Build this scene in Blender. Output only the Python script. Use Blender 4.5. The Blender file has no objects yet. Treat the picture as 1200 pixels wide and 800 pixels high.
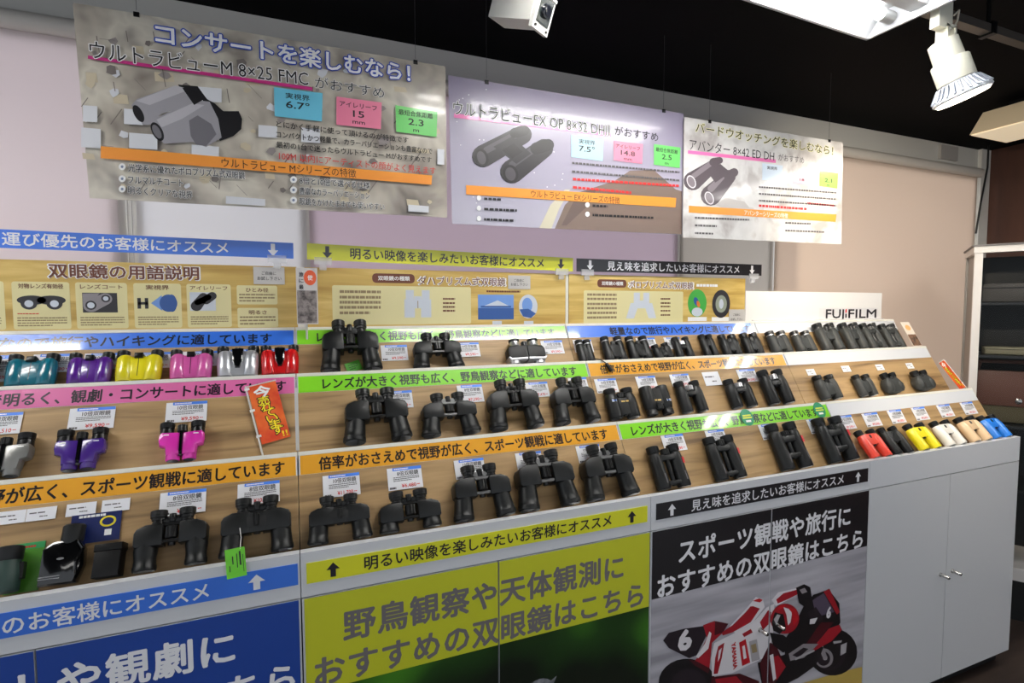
import bpy, bmesh, math, random
from mathutils import Vector, Matrix
random.seed(7)
SC = bpy.context.scene
COL = SC.collection
PI = math.pi
# ------------------------------------------------------------------ camera
CAM_R = ((0.926954, -0.375165, -0.002536), (0.024524, 0.053846, 0.998248), (0.374371, 0.925393, -0.059113))
CAM_C = Vector((0.00795, -1.18529, 1.46945))
FPX = 620.0
cd = bpy.data.cameras.new('camera')
cd.sensor_width = 36.0; cd.sensor_fit = 'HORIZONTAL'; cd.lens = FPX / 1200.0 * 36.0
cd.clip_start = 0.02; cd.clip_end = 60
cam = bpy.data.objects.new('camera', cd); COL.objects.link(cam)
cam.matrix_world = Matrix(((CAM_R[0][0], CAM_R[1][0], -CAM_R[2][0], CAM_C[0]),
                           (CAM_R[0][1], CAM_R[1][1], -CAM_R[2][1], CAM_C[1]),
                           (CAM_R[0][2], CAM_R[1][2], -CAM_R[2][2], CAM_C[2]), (0, 0, 0, 1)))
SC.camera = cam
SC.view_settings.view_transform = 'Standard'
SC.view_settings.look = 'None'
SC.view_settings.gamma = 1.0
SC.view_settings.use_curve_mapping = False
SC.view_settings.exposure = 0.0
TUBE = 48.0          # strength of the fluorescent tubes
SPOT = 75.0          # watts of the LED spot lamp
BLIND_GLOW = 1.6            # strength of the added glow panes that backlight the roller blinds
AMB = 0.8           # the rest of the shop floor
wd = bpy.data.worlds.new('shop'); SC.world = wd; wd.use_nodes = True
wd.node_tree.nodes['Background'].inputs[0].default_value = (0.86, 0.92, 1.0, 1)
wd.node_tree.nodes['Background'].inputs[1].default_value = AMB


def ray(u, v):
    a, b = (u - 600) / FPX, -(v - 400) / FPX
    return Vector([CAM_R[0][i] * a + CAM_R[1][i] * b + CAM_R[2][i] for i in range(3)])


def at(u, v, Y):            # point of the vertical plane Y seen at a photo pixel
    d = ray(u, v); return CAM_C + d * ((Y - CAM_C[1]) / d[1])


# ------------------------------------------------------------------ materials
def lin(c):
    c /= 255.0
    return c / 12.92 if c <= 0.04045 else ((c + 0.055) / 1.055) ** 2.4


def rgb(r, g, b): return (lin(r), lin(g), lin(b), 1)


MATS = {}


def mat(name, c, rough=0.5, metal=0.0, coat=0.0, emit=0.0, alpha=1.0, trans=0.0, bump=0.0, bscale=400.0, spec=0.5):
    if name in MATS: return MATS[name]
    m = bpy.data.materials.new(name); m.use_nodes = True
    nt = m.node_tree; p = nt.nodes['Principled BSDF']
    p.inputs['Base Color'].default_value = rgb(*c)
    p.inputs['Roughness'].default_value = rough
    p.inputs['Metallic'].default_value = metal
    p.inputs['Specular IOR Level'].default_value = spec
    p.inputs['Coat Weight'].default_value = coat
    p.inputs['Coat Roughness'].default_value = 0.06
    p.inputs['Alpha'].default_value = alpha
    p.inputs['Transmission Weight'].default_value = trans
    if emit:
        p.inputs['Emission Color'].default_value = rgb(*c)
        p.inputs['Emission Strength'].default_value = emit
    if bump:
        t = nt.nodes.new('ShaderNodeTexCoord'); n = nt.nodes.new('ShaderNodeTexNoise')
        n.inputs['Scale'].default_value = bscale; n.inputs['Detail'].default_value = 2
        b = nt.nodes.new('ShaderNodeBump'); b.inputs['Strength'].default_value = bump; b.inputs['Distance'].default_value = 0.001
        nt.links.new(t.outputs['Object'], n.inputs['Vector']); nt.links.new(n.outputs[0], b.inputs['Height'])
        nt.links.new(b.outputs[0], p.inputs['Normal'])
    MATS[name] = m
    return m


def ramp_mat(name, stops, scale, mapscale, rough=0.5, coat=0.0, detail=4.0, distort=0.0, coord='pos'):
    """noise -> colour ramp, stretched by mapscale in world space"""
    m = bpy.data.materials.new(name); m.use_nodes = True
    nt = m.node_tree; p = nt.nodes['Principled BSDF']
    if coord == 'pos':
        g = nt.nodes.new('ShaderNodeNewGeometry'); src = g.outputs['Position']
    else:
        g = nt.nodes.new('ShaderNodeTexCoord'); src = g.outputs['Object']
    mp = nt.nodes.new('ShaderNodeMapping'); mp.inputs['Scale'].default_value = mapscale
    n = nt.nodes.new('ShaderNodeTexNoise'); n.inputs['Scale'].default_value = scale
    n.inputs['Detail'].default_value = detail; n.inputs['Distortion'].default_value = distort
    r = nt.nodes.new('ShaderNodeValToRGB')
    while len(r.color_ramp.elements) < len(stops): r.color_ramp.elements.new(0.5)
    for e, (pos, c) in zip(r.color_ramp.elements, stops): e.position = pos; e.color = rgb(*c)
    nt.links.new(src, mp.inputs[0]); nt.links.new(mp.outputs[0], n.inputs['Vector'])
    nt.links.new(n.outputs[0], r.inputs[0]); nt.links.new(r.outputs[0], p.inputs['Base Color'])
    p.inputs['Roughness'].default_value = rough; p.inputs['Coat Weight'].default_value = coat
    p.inputs['Coat Roughness'].default_value = 0.08
    MATS[name] = m
    return m


M_LAM = mat('white_laminate', (214, 216, 220), 0.38)
M_LAM2 = mat('pale_laminate', (206, 208, 211), 0.42)
M_CREAM = mat('cream_edge', (226, 224, 214), 0.5)
M_SHOEBLACK = mat('kick_black', (16, 16, 17), 0.6)
M_WOOD = ramp_mat('shelf_wood', [(0.28, (98, 74, 46)), (0.45, (160, 129, 87)), (0.60, (178, 146, 101)), (0.76, (126, 98, 63))], 4.0, (0.55, 7.0, 7.0), 0.5, 0.0, 5, 0.4)
M_HWOOD = ramp_mat('header_wood', [(0.30, (176, 140, 62)), (0.5, (205, 172, 92)), (0.62, (222, 194, 118)), (0.8, (188, 150, 66))], 3.0, (0.8, 9.0, 9.0), 0.4, 0.3, 4, 0.6)
M_CEIL = mat('ceiling_black', (4, 4, 6), 0.8, spec=.1)
M_RWALL = ramp_mat('dark_brown_wood', [(0.3, (62, 36, 27)), (0.7, (82, 50, 38))], 3.0, (6, 6, 0.5), 0.55)
M_FLOOR = ramp_mat('dark_floor', [(0.3, (40, 31, 27)), (0.7, (62, 50, 44))], 3.0, (1, 8, 1), 0.45)
M_WALL = mat('white_wall', (212, 210, 204), 0.6)
M_STEEL = mat('brushed_steel', (190, 188, 184), 0.25, 1.0)
M_BLK = mat('rubber_black', (15, 17, 18), 0.42, spec=0.4)
M_BLK2 = mat('plastic_black', (11, 12, 13), 0.32, spec=0.4)
M_GLOSS = mat('gloss_black', (10, 10, 12), 0.12, coat=0.6)
M_LENS = mat('coated_lens', (14, 18, 30), 0.05, coat=1.0)
M_GREY = mat('rubber_charcoal', (50, 52, 51), 0.5, spec=0.4)
M_SILV = mat('satin_silver', (188, 188, 192), 0.3, 0.85)
M_GOLD = mat('gold_print', (206, 170, 96), 0.4)
M_WHITE = mat('white_print', (240, 240, 240), 0.5)
M_PAPER = mat('white_paper', (236, 236, 240), 0.5)
M_INK = mat('black_ink', (24, 22, 26), 0.45)
M_FINE = mat('grey_fine_print', (96, 92, 94), 0.5)
M_RED = mat('red_print', (214, 44, 44), 0.45)
M_CLEAR = mat('clear_plastic', (235, 236, 238), 0.12, alpha=0.35)
M_HFINE = mat('tan_fine_print', (146, 126, 92), 0.5)
M_STRING = mat('white_string', (220, 218, 214), 0.5)


def sign_mat(name, c): return mat(name, c, 0.30, coat=1.0)


S_BLUE = sign_mat('sign_blue', (58, 118, 226)); S_YEL = sign_mat('sign_yellow', (226, 226, 40))
S_BLACK = sign_mat('sign_black', (26, 24, 28)); S_PINK = sign_mat('sign_pink', (222, 112, 168))
S_GREEN = sign_mat('sign_green', (132, 214, 40)); S_ORANGE = sign_mat('sign_orange', (232, 166, 48))
S_NAVY = sign_mat('sign_navy', (26, 68, 156)); S_INK = sign_mat('sign_ink', (26, 24, 34)); S_WHITE = sign_mat('sign_white', (240, 240, 244))
S_GREY = sign_mat('sign_grey_ink', (112, 108, 112)); S_BAND = mat('card_blue_band', (70, 130, 232), 0.4)


# ------------------------------------------------------------------ text meshes
_T = {}


def text_mesh(body, off=0):
    k = body
    if k not in _T:
        cu = bpy.data.curves.new('t', 'FONT'); cu.body = body; cu.size = 1.0; cu.resolution_u = 2
        o = bpy.data.objects.new('t', cu); COL.objects.link(o)
        dg = bpy.context.evaluated_depsgraph_get(); dg.update()
        me = bpy.data.meshes.new_from_object(o.evaluated_get(dg))
        vs = [v.co.copy() for v in me.vertices]; fs = [tuple(p.vertices) for p in me.polygons]
        bpy.data.objects.remove(o); bpy.data.curves.remove(cu); bpy.data.meshes.remove(me)
        xs = [v.x for v in vs] or [0, 1]
        _T[k] = (vs, fs, min(xs), max(xs))
    return _T[k]


def bold(off):
    """strokes are thickened by laying the same letters over each other, slightly shifted"""
    r = [(0, 0, 0)]
    if off > .006:
        n = 6 if off < .04 else 12
        r += [(off * .8 * math.cos(2 * PI * i / n), off * .8 * math.sin(2 * PI * i / n), (i + 1) * 4e-6) for i in range(n)]
    return r


# ------------------------------------------------------------------ geometry collector
class G:
    def __init__(self): self.v = []; self.f = []; self.sm = []

    def add(self, vs, fs, smooth=False):
        n = len(self.v); self.v += [tuple(x) for x in vs]
        self.f += [tuple(i + n for i in f) for f in fs]; self.sm += [smooth] * len(fs)
        return self

    def box(self, x0, x1, y0, y1, z0, z1):
        vs = [(x, y, z) for z in (z0, z1) for y in (y0, y1) for x in (x0, x1)]
        return self.add(vs, [(0, 2, 3, 1), (4, 5, 7, 6), (0, 1, 5, 4), (2, 6, 7, 3), (0, 4, 6, 2), (1, 3, 7, 5)])

    def lathe(self, p, q, prof, n=20, caps=True):
        """profile [(distance along p->q, radius)]"""
        p, q = Vector(p), Vector(q); ax = (q - p).normalized()
        a = ax.orthogonal().normalized(); b = ax.cross(a)
        vs = []; fs = []
        for t, r in prof:
            for k in range(n):
                w = 2 * PI * k / n
                vs.append(p + ax * t + (a * math.cos(w) + b * math.sin(w)) * r)
        for i in range(len(prof) - 1):
            for k in range(n):
                fs.append((i * n + k, i * n + (k + 1) % n, (i + 1) * n + (k + 1) % n, (i + 1) * n + k))
        self.add(vs, fs, True)
        if caps:
            m = len(self.v) - len(vs)
            self.f.append(tuple(m + k for k in reversed(range(n)))); self.f.append(tuple(m + (len(prof) - 1) * n + k for k in range(n))); self.sm += [False, False]
        return self

    def cyl(self, p, q, r0, r1=None, n=20, bev=0.0):
        r1 = r0 if r1 is None else r1; L = (Vector(q) - Vector(p)).length
        if bev:
            return self.lathe(p, q, [(0, r0 - bev), (bev * .3, r0 - bev * .3), (bev, r0), (L - bev, r1), (L - bev * .3, r1 - bev * .3), (L, r1 - bev)], n)
        return self.lathe(p, q, [(0, r0), (L, r1)], n)

    def tube(self, pts, r, n=8):
        for a, b in zip(pts, pts[1:]): self.cyl(a, b, r, r, n)
        return self

    def pill(self, pts, z0, z1, e=0.0, ax=2, e0=None):
        """polygon (counter-clockwise) extruded along axis ax with rounded edges e"""
        n = len(pts); P = [Vector(p) for p in pts]
        nor = []
        for i in range(n):
            a = (P[i] - P[i - 1]).normalized(); b = (P[(i + 1) % n] - P[i]).normalized()
            na = Vector((a.y, -a.x)); nb = Vector((b.y, -b.x)); m = (na + nb); L = m.length
            nor.append(m / max(L, .3) / max(.5, math.sqrt(max(.1, (1 + na.dot(nb)) / 2))) if L else na)
        e0 = e if e0 is None else e0
        rings = []
        if e0: rings += [(z0, e0), (z0 + e0 * .3, e0 * .3), (z0 + e0, 0)]
        else: rings += [(z0, 0)]
        if e: rings += [(z1 - e, 0), (z1 - e * .3, e * .3), (z1, e)]
        else: rings += [(z1, 0)]
        vs = []
        for z, ins in rings:
            for p, m in zip(P, nor):
                q = p - m * ins
                vs.append((q.x, q.y, z) if ax == 2 else ((z, q.x, q.y) if ax == 0 else (q.y, z, q.x)))
        fs = [tuple(reversed(range(n)))]
        for i in range(len(rings) - 1):
            for k in range(n): fs.append((i * n + k, i * n + (k + 1) % n, (i + 1) * n + (k + 1) % n, (i + 1) * n + k))
        fs.append(tuple(range((len(rings) - 1) * n, len(rings) * n)))
        return self.add(vs, fs, True)

    def flat(self, pts, z):
        return self.add([(x, y, z) for x, y in pts], [tuple(range(len(pts)))])

    def rect(self, x0, x1, y0, y1, z): return self.flat([(x0, y0), (x1, y0), (x1, y1), (x0, y1)], z)

    def rrect(self, x0, x1, y0, y1, z, r):
        pts = []
        for cx, cy, a in ((x1 - r, y0 + r, -90), (x1 - r, y1 - r, 0), (x0 + r, y1 - r, 90), (x0 + r, y0 + r, 180)):
            for k in range(5):
                w = math.radians(a + k * 22.5); pts.append((cx + r * math.cos(w), cy + r * math.sin(w)))
        return self.flat(pts, z)

    def ell(self, cx, cy, rx, ry, z, rot=0.0, n=28):
        c, s = math.cos(rot), math.sin(rot)
        return self.flat([(cx + rx * math.cos(2 * PI * k / n) * c - ry * math.sin(2 * PI * k / n) * s,
                           cy + rx * math.cos(2 * PI * k / n) * s + ry * math.sin(2 * PI * k / n) * c) for k in range(n)], z)

    def caps(self, a, b, r0, r1, z):
        a, b = Vector(a), Vector(b); d = b - a; w = math.atan2(d.y, d.x); pts = []
        for k in range(9):
            t = w + PI / 2 + PI * k / 8; pts.append((a.x + r0 * math.cos(t), a.y + r0 * math.sin(t)))
        for k in range(9):
            t = w - PI / 2 + PI * k / 8; pts.append((b.x + r1 * math.cos(t), b.y + r1 * math.sin(t)))
        return self.flat(pts, z)

    def text(self, body, x0, x1, yc, h, z, off=0.02, rot=0.0, grow=0.0):
        """text stretched to x0..x1; h = height of one em"""
        vs, fs, a, b = text_mesh(body, off); k = (x1 - x0) / (b - a)
        c, s = math.cos(rot), math.sin(rot)
        for dx, dy, dz in bold(off):
            out = []
            for v in vs:
                x = (v.x + dx * h / k - a) * k if k else 0; y = (v.y + dy - 0.38) * h
                out.append((x0 + x * c - y * s, yc + x * s + y * c, z + dz))
            self.add(out, fs)
        return self

    def lines(self, x0, x1, y0, y1, n, z, frac=0.45):
        """rows of illegible fine print"""
        p = (y1 - y0) / n
        for i in range(n):
            y = y1 - (i + .5) * p; x = x0; end = x1 if i < n - 1 else x0 + (x1 - x0) * .7
            while x < end:
                w = min(end - x, p * random.uniform(.5, 1.6)); self.rect(x, x + w * .86, y - p * frac / 2, y + p * frac / 2, z); x += w
        return self

    def arrow(self, cx, cy, w, h, z, up=True):
        s = 1 if up else -1
        pts = [(0, .5), (-.5, .02), (-.2, .02), (-.2, -.5), (.2, -.5), (.2, .02), (.5, .02)]
        pts = [(cx + x * w, cy + s * y * h) for x, y in pts]
        return self.flat(pts if up else pts[::-1], z)

    def mesh(self, name, m):
        me = bpy.data.meshes.new(name); me.from_pydata(self.v, [], self.f)
        me.polygons.foreach_set('use_smooth', self.sm); me.update()
        if any(self.sm): me.set_sharp_from_angle(angle=math.radians(38))
        me.materials.append(m)
        return me

    def build(self, name, m, parent=None):
        o = bpy.data.objects.new(name, self.mesh(name, m)); COL.objects.link(o)
        if parent: o.parent = parent
        return o


def tag(o, label, cat, group=None):
    o['label'] = label; o['category'] = cat
    if group: o['group'] = group
    return o


def struct(o): o['kind'] = 'structure'; return o


def empty(name, loc=(0, 0, 0), rot=(0, 0, 0), scale=(1, 1, 1)):
    o = bpy.data.objects.new(name, None); COL.objects.link(o)
    o.location = loc; o.rotation_euler = rot; o.scale = scale; o.empty_display_size = 0.02
    return o


def dup(root):
    r = root.copy(); COL.objects.link(r)
    for ch in list(root.children):
        c = ch.copy(); COL.objects.link(c); c.parent = r
        for g in list(ch.children):
            d = g.copy(); COL.objects.link(d); d.parent = c
    return r


class Sheet:
    """a flat printed thing: board mesh as root, prints as parts; local x right, y up, z out"""
    def __init__(self, name, label, cat, loc, rot, w, h, m, group=None, th=0.002, x0=0.0, y0=0.0, pts=None):
        g = G()
        if pts: g.pill(pts, -th, 0)
        else: g.box(x0, x0 + w, y0, y0 + h, -th, 0)
        for i in range(len(g.sm)): g.sm[i] = False
        self.o = tag(g.build(name, m), label, cat, group)
        self.o.location = loc; self.o.rotation_euler = rot; self.loc = Vector(loc); self.p = {}

    def __call__(self, part, m):          # a print of its own
        g = G(); self.p[len(self.p)] = (g, part, m); return g

    def keep(self, part, m):              # one print built up from many calls
        k = (part, m.name)
        if k not in self.p: self.p[k] = (G(), part, m)
        return self.p[k][0]

    def px(self, u, v):          # photo pixel -> local (vertical sheets only)
        w = at(u, v, self.loc.y); return (w.x - self.loc.x, w.z - self.loc.z)

    def done(self):
        for g, part, m in self.p.values(): g.build(part, m, self.o)
        return self.o


VERT = (PI / 2, 0, 0)
# ------------------------------------------------------------------ room
YW, ZC, XR = 0.80, 2.44, 3.98
struct(G().box(-2.8, XR, -3.1, YW, -0.05, 0.0).build('floor', M_FLOOR))
struct(G().box(-2.8, XR + .1, -3.1, YW + .1, ZC, ZC + .05).build('ceiling', M_CEIL))
struct(G().box(-2.8, XR + .1, YW, YW + .1, 0, ZC).build('wall_back', M_WALL))
struct(G().box(XR, XR + .1, -3.1, YW, 0, ZC).build('wall_right', M_RWALL))
struct(G().box(XR - .09, XR, YW - .02, YW, 0, ZC).build('trim_1', M_WALL))

# roller blinds, each with an added glow pane behind it
BL = [(-2.2, -0.49, (218, 210, 210), 'pinkish roller blind hanging beside the chain at the blue-signed end'),
      (-0.45, 0.045, (222, 220, 220), 'narrow white roller blind behind the concert poster'),
      (0.05, 1.62, (214, 203, 208), 'mauve-tinted roller blind above the yellow sign strip'),
      (1.63, 2.20, (206, 201, 195), 'grey-beige roller blind above the black sign strip'),
      (2.21, 3.86, (219, 206, 194), 'warm beige roller blind beside the glass showcase')]
for i, (x0, x1, c, lb) in enumerate(BL):
    m = mat('blind_%d' % i, c, 0.75)
    nt = m.node_tree; tl = nt.nodes.new('ShaderNodeBsdfTranslucent'); tl.inputs[0].default_value = rgb(*c); mx = nt.nodes.new('ShaderNodeMixShader'); mx.inputs[0].default_value = .6
    nt.links.new(nt.nodes['Principled BSDF'].outputs[0], mx.inputs[1]); nt.links.new(tl.outputs[0], mx.inputs[2]); nt.links.new(mx.outputs[0], nt.nodes['Material Output'].inputs[0])
    wz = struct(G().box(x0 + .02, x1 - .02, YW - .006, YW - .002, .85, 2.25).build('window_%d' % (i + 1), mat('added_glow_pane', (236, 240, 246), .2, emit=BLIND_GLOW)))  # glowing pane added to brighten the fabric from behind
    r = tag(empty('roller_blind', ((x0 + x1) / 2, YW - .03, 2.30)), lb, 'blind', 'roller blinds on the back wall')
    w = (x1 - x0) / 2
    G().cyl((-w, 0, -.01), (w, 0, -.01), .026, n=20).build('roller_tube', mat('blind_tube', (214, 208, 200), 0.5), r)
    yo = .012 + .004 * (i % 2)
    G().box(-w + .003, w - .003, yo, yo + .002, -1.5, -.02).build('blind_fabric', m, r)
    G().box(-w + .003, w - .003, yo - .004, yo + .006, -1.52, -1.5).build('bottom_bar', mat('blind_tube', (0, 0, 0)), r)
ch = tag(G().tube([(-.463, YW - .045, 2.28), (-.463, YW - .045, 1.0)], .0025).tube([(-.452, YW - .045, 2.28), (-.452, YW - .045, 1.0)], .0025).build('blind_chain', M_STRING),
         'white ball chain hanging between the pinkish and the white blind', 'chain')
sq = tag(G().box(3.50, 3.66, YW - .016, YW, 2.345, 2.425).build('wall_cover_plate', mat('plate_grey', (176, 172, 168), .5)), 'small grey cover plate on the white wall above the beige blind', 'plate')


# ------------------------------------------------------------------ ceiling lights
def fixture(cx, cy, yaw, label, L=1.25, W=.30, z=2.30, power=None):
    r = tag(empty('fluorescent_light', (cx, cy, z), (0, 0, yaw)), label, 'ceiling light', 'fluorescent ceiling lights')
    h = ZC - z
    g = G()
    mw = mat('fixture_white', (196, 198, 202), 0.35)
    l, w = L / 2, W / 2
    # open trough: four sloping walls and a top plate
    for s in (-1, 1):
        g.add([(-l, s * w, 0), (l, s * w, 0), (l, s * w, h), (-l, s * w, h), (-l, s * (w - .008), 0), (l, s * (w - .008), 0), (l, s * (w - .05), .06), (-l, s * (w - .05), .06)],
              [(0, 1, 2, 3), (0, 4, 5, 1), (4, 7, 6, 5)])
        g.add([(s * l, -w, 0), (s * l, w, 0), (s * l, w, h), (s * l, -w, h), (s * (l - .008), -w, 0), (s * (l - .008), w, 0), (s * (l - .008), w, .06), (s * (l - .008), -w, .06)],
              [(0, 1, 2, 3), (0, 4, 5, 1), (4, 7, 6, 5)])
    g.box(-l, l, -w, w, .06, h)
    g.build('housing', mw, r)
    g2 = G()
    g2.pill([(-.022, .02), (.022, .02), (.04, .06), (-.04, .06)], -l + .01, l - .01, 0, ax=0)
    g2.build('centre_reflector', mw, r)
    mt = mat('tube_light' if power is None else 'added_fill_tube', (255, 252, 246), .4, emit=power or TUBE)
    for s in (-1, 1):
        G().cyl((-l + .06, s * .075, .03), (l - .06, s * .075, .03), .015, n=16).build('tube', mt, r)
        for e in (-1, 1):
            G().cyl((e * (l - .06), s * .075, .03), (e * (l - .008), s * .075, .03), .0175, n=16).build('lamp_holder', mat('holder_grey', (170, 172, 172), .4), r)
    return r


fixture(1.045, -.205, .041, 'white twin-tube fluorescent light above the hanging posters beside the spotlight')
fixture(-1.45, -.20, .03, 'white twin-tube fluorescent light above the blue-signed cabinet')
fixture(2.95, -.70, PI / 2, 'white twin-tube fluorescent light running towards the aisle by the showcase')
fixture(-.9, -2.2, .03, 'added unseen twin-tube fill light over the aisle at the blue-signed end', power=8)  # this aisle row is unseen, added as fill for wall and cabinet fronts
fixture(.75, -2.2, .03, 'added unseen twin-tube fill light over the middle of the aisle', power=8)
fixture(2.4, -2.2, .03, 'added unseen twin-tube fill light over the aisle at the showcase end', power=8)

# spot lamp on its lighting track
YT = -.17
tr = empty('lighting_track', (2.2, YT, 2.33))
tag(tr, 'grey metal lighting track under the black ceiling', 'track')
G().box(-.49, .50, -.014, .014, -.012, .012).build('rail', mat('track_grey', (112, 106, 100), .4, .6), tr)
for x in (-.2, .35): G().box(x, x + .02, -.02, .02, -.018, .018).cyl((x + .01, 0, .018), (x + .01, 0, ZC - 2.33), .006).build('hanger', M_BLK2, tr)
YS = -.20
def sp(u, v, Y=YS): return at(u, v, Y)
pa, pb = sp(1104, 48), sp(1113, 112)
ax = (pb - pa); ax.y = -.028; ax.normalize()
sl = tag(empty('spotlight', pa), 'white spotlight with finned LED bulb clamped to the lighting track', 'spotlight')
mi = mat('lamp_ivory', (232, 230, 214), .45)
rel = lambda w: w - pa
A0 = Vector((0, 0, 0))
G().lathe(A0, ax, [(0, .028), (.004, .036), (.075, .038), (.076, .032)], 28).build('neck', mi, sl)
G().lathe(ax * .06, ax, [(0, .043), (.004, .046), (.062, .046), (.064, .043)], 28).build('collar', mi, sl)
b0 = ax * .124
bulb = G().lathe(b0, b0 + ax, [(0, .043), (.012, .047), (.03, .060), (.036, .068), (.043, .070), (.047, .066)], 36).build('bulb', mat('bulb_white', (226, 230, 238), .3), sl)
fg = G()
a1 = ax.orthogonal().normalized(); a2 = ax.cross(a1)
for k in range(24):
    w = 2 * PI * k / 24; d = a1 * math.cos(w) + a2 * math.sin(w)
    p = b0 + ax * .004
    fg.cyl(p + d * .048, b0 + ax * .036 + d * .0695, .0035, .003, 6)
fg.build('heat_sink', mat('fin_grey', (150, 156, 168), .35, .3), bulb)
G().lathe(b0 + ax * .0475, b0 + ax, [(0, .063), (.004, .060)], 32).build('lens', mat('led_glow', (255, 240, 214), .4, emit=9), bulb)
G().box(-.03, .03, -.012, .012, -.02, .055).build('adapter', mi, sl).location = rel(sp(1103, 26))
br = G().box(-.005, .005, -.016, .016, -.06, 0).box(.028, .036, -.016, .016, -.06, 0).box(-.005, .036, -.016, .016, -.006, .002).build('bracket', mi, sl)
br.location = rel(sp(1105, 31))
G().tube([rel(sp(*q)) for q in ((1118, 18), (1124, 12), (1122, 24), (1117, 34))], .0025).tube([rel(sp(*q)) for q in ((1127, 65), (1137, 72), (1141, 84), (1140, 92))], .0022).build('wire', mi, sl)
ld = bpy.data.lights.new('spot_glow', 'SPOT'); ld.energy = SPOT; ld.color = (1, .88, .70); ld.spot_size = math.radians(120); ld.spot_blend = .9; ld.shadow_soft_size = .05
lo = bpy.data.objects.new('spot_glow', ld); COL.objects.link(lo); lo.parent = sl
lo.location = b0 + ax * .06
lo.rotation_euler = (Vector((2.75, .6, 1.55)) - (pa + b0)).to_track_quat('-Z', 'Y').to_euler()

# second ceiling lamp by the brown wall
bl = tag(empty('ceiling_lamp', (3.16, .27, 2.30)), 'pale square ceiling lamp shade near the dark brown wall', 'ceiling lamp')
gg = G()
gg.add([(-.15, -.12, 0), (.15, -.12, 0), (.15, .12, 0), (-.15, .12, 0), (-.11, -.09, .1), (.11, -.09, .1), (.11, .09, .1), (-.11, .09, .1)],
       [(0, 1, 5, 4), (1, 2, 6, 5), (2, 3, 7, 6), (3, 0, 4, 7), (4, 5, 6, 7)])
gg.build('lamp_shade', mat('shade_beige', (222, 206, 176), .5), bl)
G().box(-.145, .145, -.115, .115, -.004, .004).build('diffuser', mat('diffuser_warm', (255, 238, 205), .5, emit=.35), bl)
G().box(-.03, .03, -.03, .03, .1, ZC - 2.30).build('ceiling_mount', M_BLK2, bl)
cb = tag(G().tube([(3.83, YW - .08, ZC), (3.83, YW - .08, 2.31), (3.80, YW - .07, 2.1), (3.785, YW - .06, 1.92)], .005).build('power_cord', M_BLK2), 'black power cord hanging down beside the white trim', 'cord')

# security camera
sc = tag(empty('security_camera', (.580, .05, 2.205), (math.radians(20), 0, math.radians(32)), (.80, .80, .80)), 'white box security camera hanging from the black ceiling', 'security camera')
mc = mat('camera_white', (206, 206, 200), .4)
G().pill([(-.036, -.047), (.036, -.047), (.036, .038), (.027, .047), (-.027, .047), (-.036, .038)], -.012, .16, .004, ax=1).build('housing', mc, sc)
# note: pill along y takes (z, x) pairs
G().box(-.052, -.044, -.03, .17, -.041, .041).build('sun_hood', mc, sc).location = (0, 0, 0)
sc.children[-1].rotation_euler = (0, PI / 2, 0)
G().box(-.043, .043, -.024, -.010, -.052, .050).build('front_frame', mat('frame_pale', (222, 222, 216), .4), sc)
G().box(-.032, .032, -.027, -.022, -.030, .042).build('window', mat('cam_glass', (40, 46, 46), .08, coat=.8), sc)
G().cyl((0, -.026, .006), (0, -.036, .006), .021, .019, 24).cyl((0, -.036, .006), (0, -.038, .006), .013, .012, 24).build('lens', M_LENS, sc)
for x in (-.030, .030): G().cyl((x, -.024, -.042), (x, -.028, -.042), .004, n=10).build('screw', M_BLK2, sc)
mt_ = G().cyl((0, 0, 0), (0, 0, .26), .014).cyl((0, 0, .25), (0, 0, .262), .04).build('ceiling_mount', mc, sc)
mt_.location = (0, .08, .044); mt_.rotation_euler = (-math.radians(20), 0, 0)

# ------------------------------------------------------------------ display cabinets
UW = .9
TIER = {1: (.485, 1.37, 1.275), 2: (.335, 1.249, 1.108), 3: (.147, 1.08, .935)}       # panel top (Y, z) and ledge height
def tier_base(t):
    y, z, z0 = TIER[t]; return (y - (z - z0) * .57735, z0)
RAIL = {'A': (.485, 1.37), 'B': (.335, 1.249), 'C': (.147, 1.08)}
RAIL_A = {'A': math.radians(62.3), 'B': math.radians(61.4), 'C': math.radians(61.4)}; RA = RAIL_A['C']; RH = .0563
NORM = Vector((0, -.866, .5)); UP = Vector((0, .5, .866))


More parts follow.
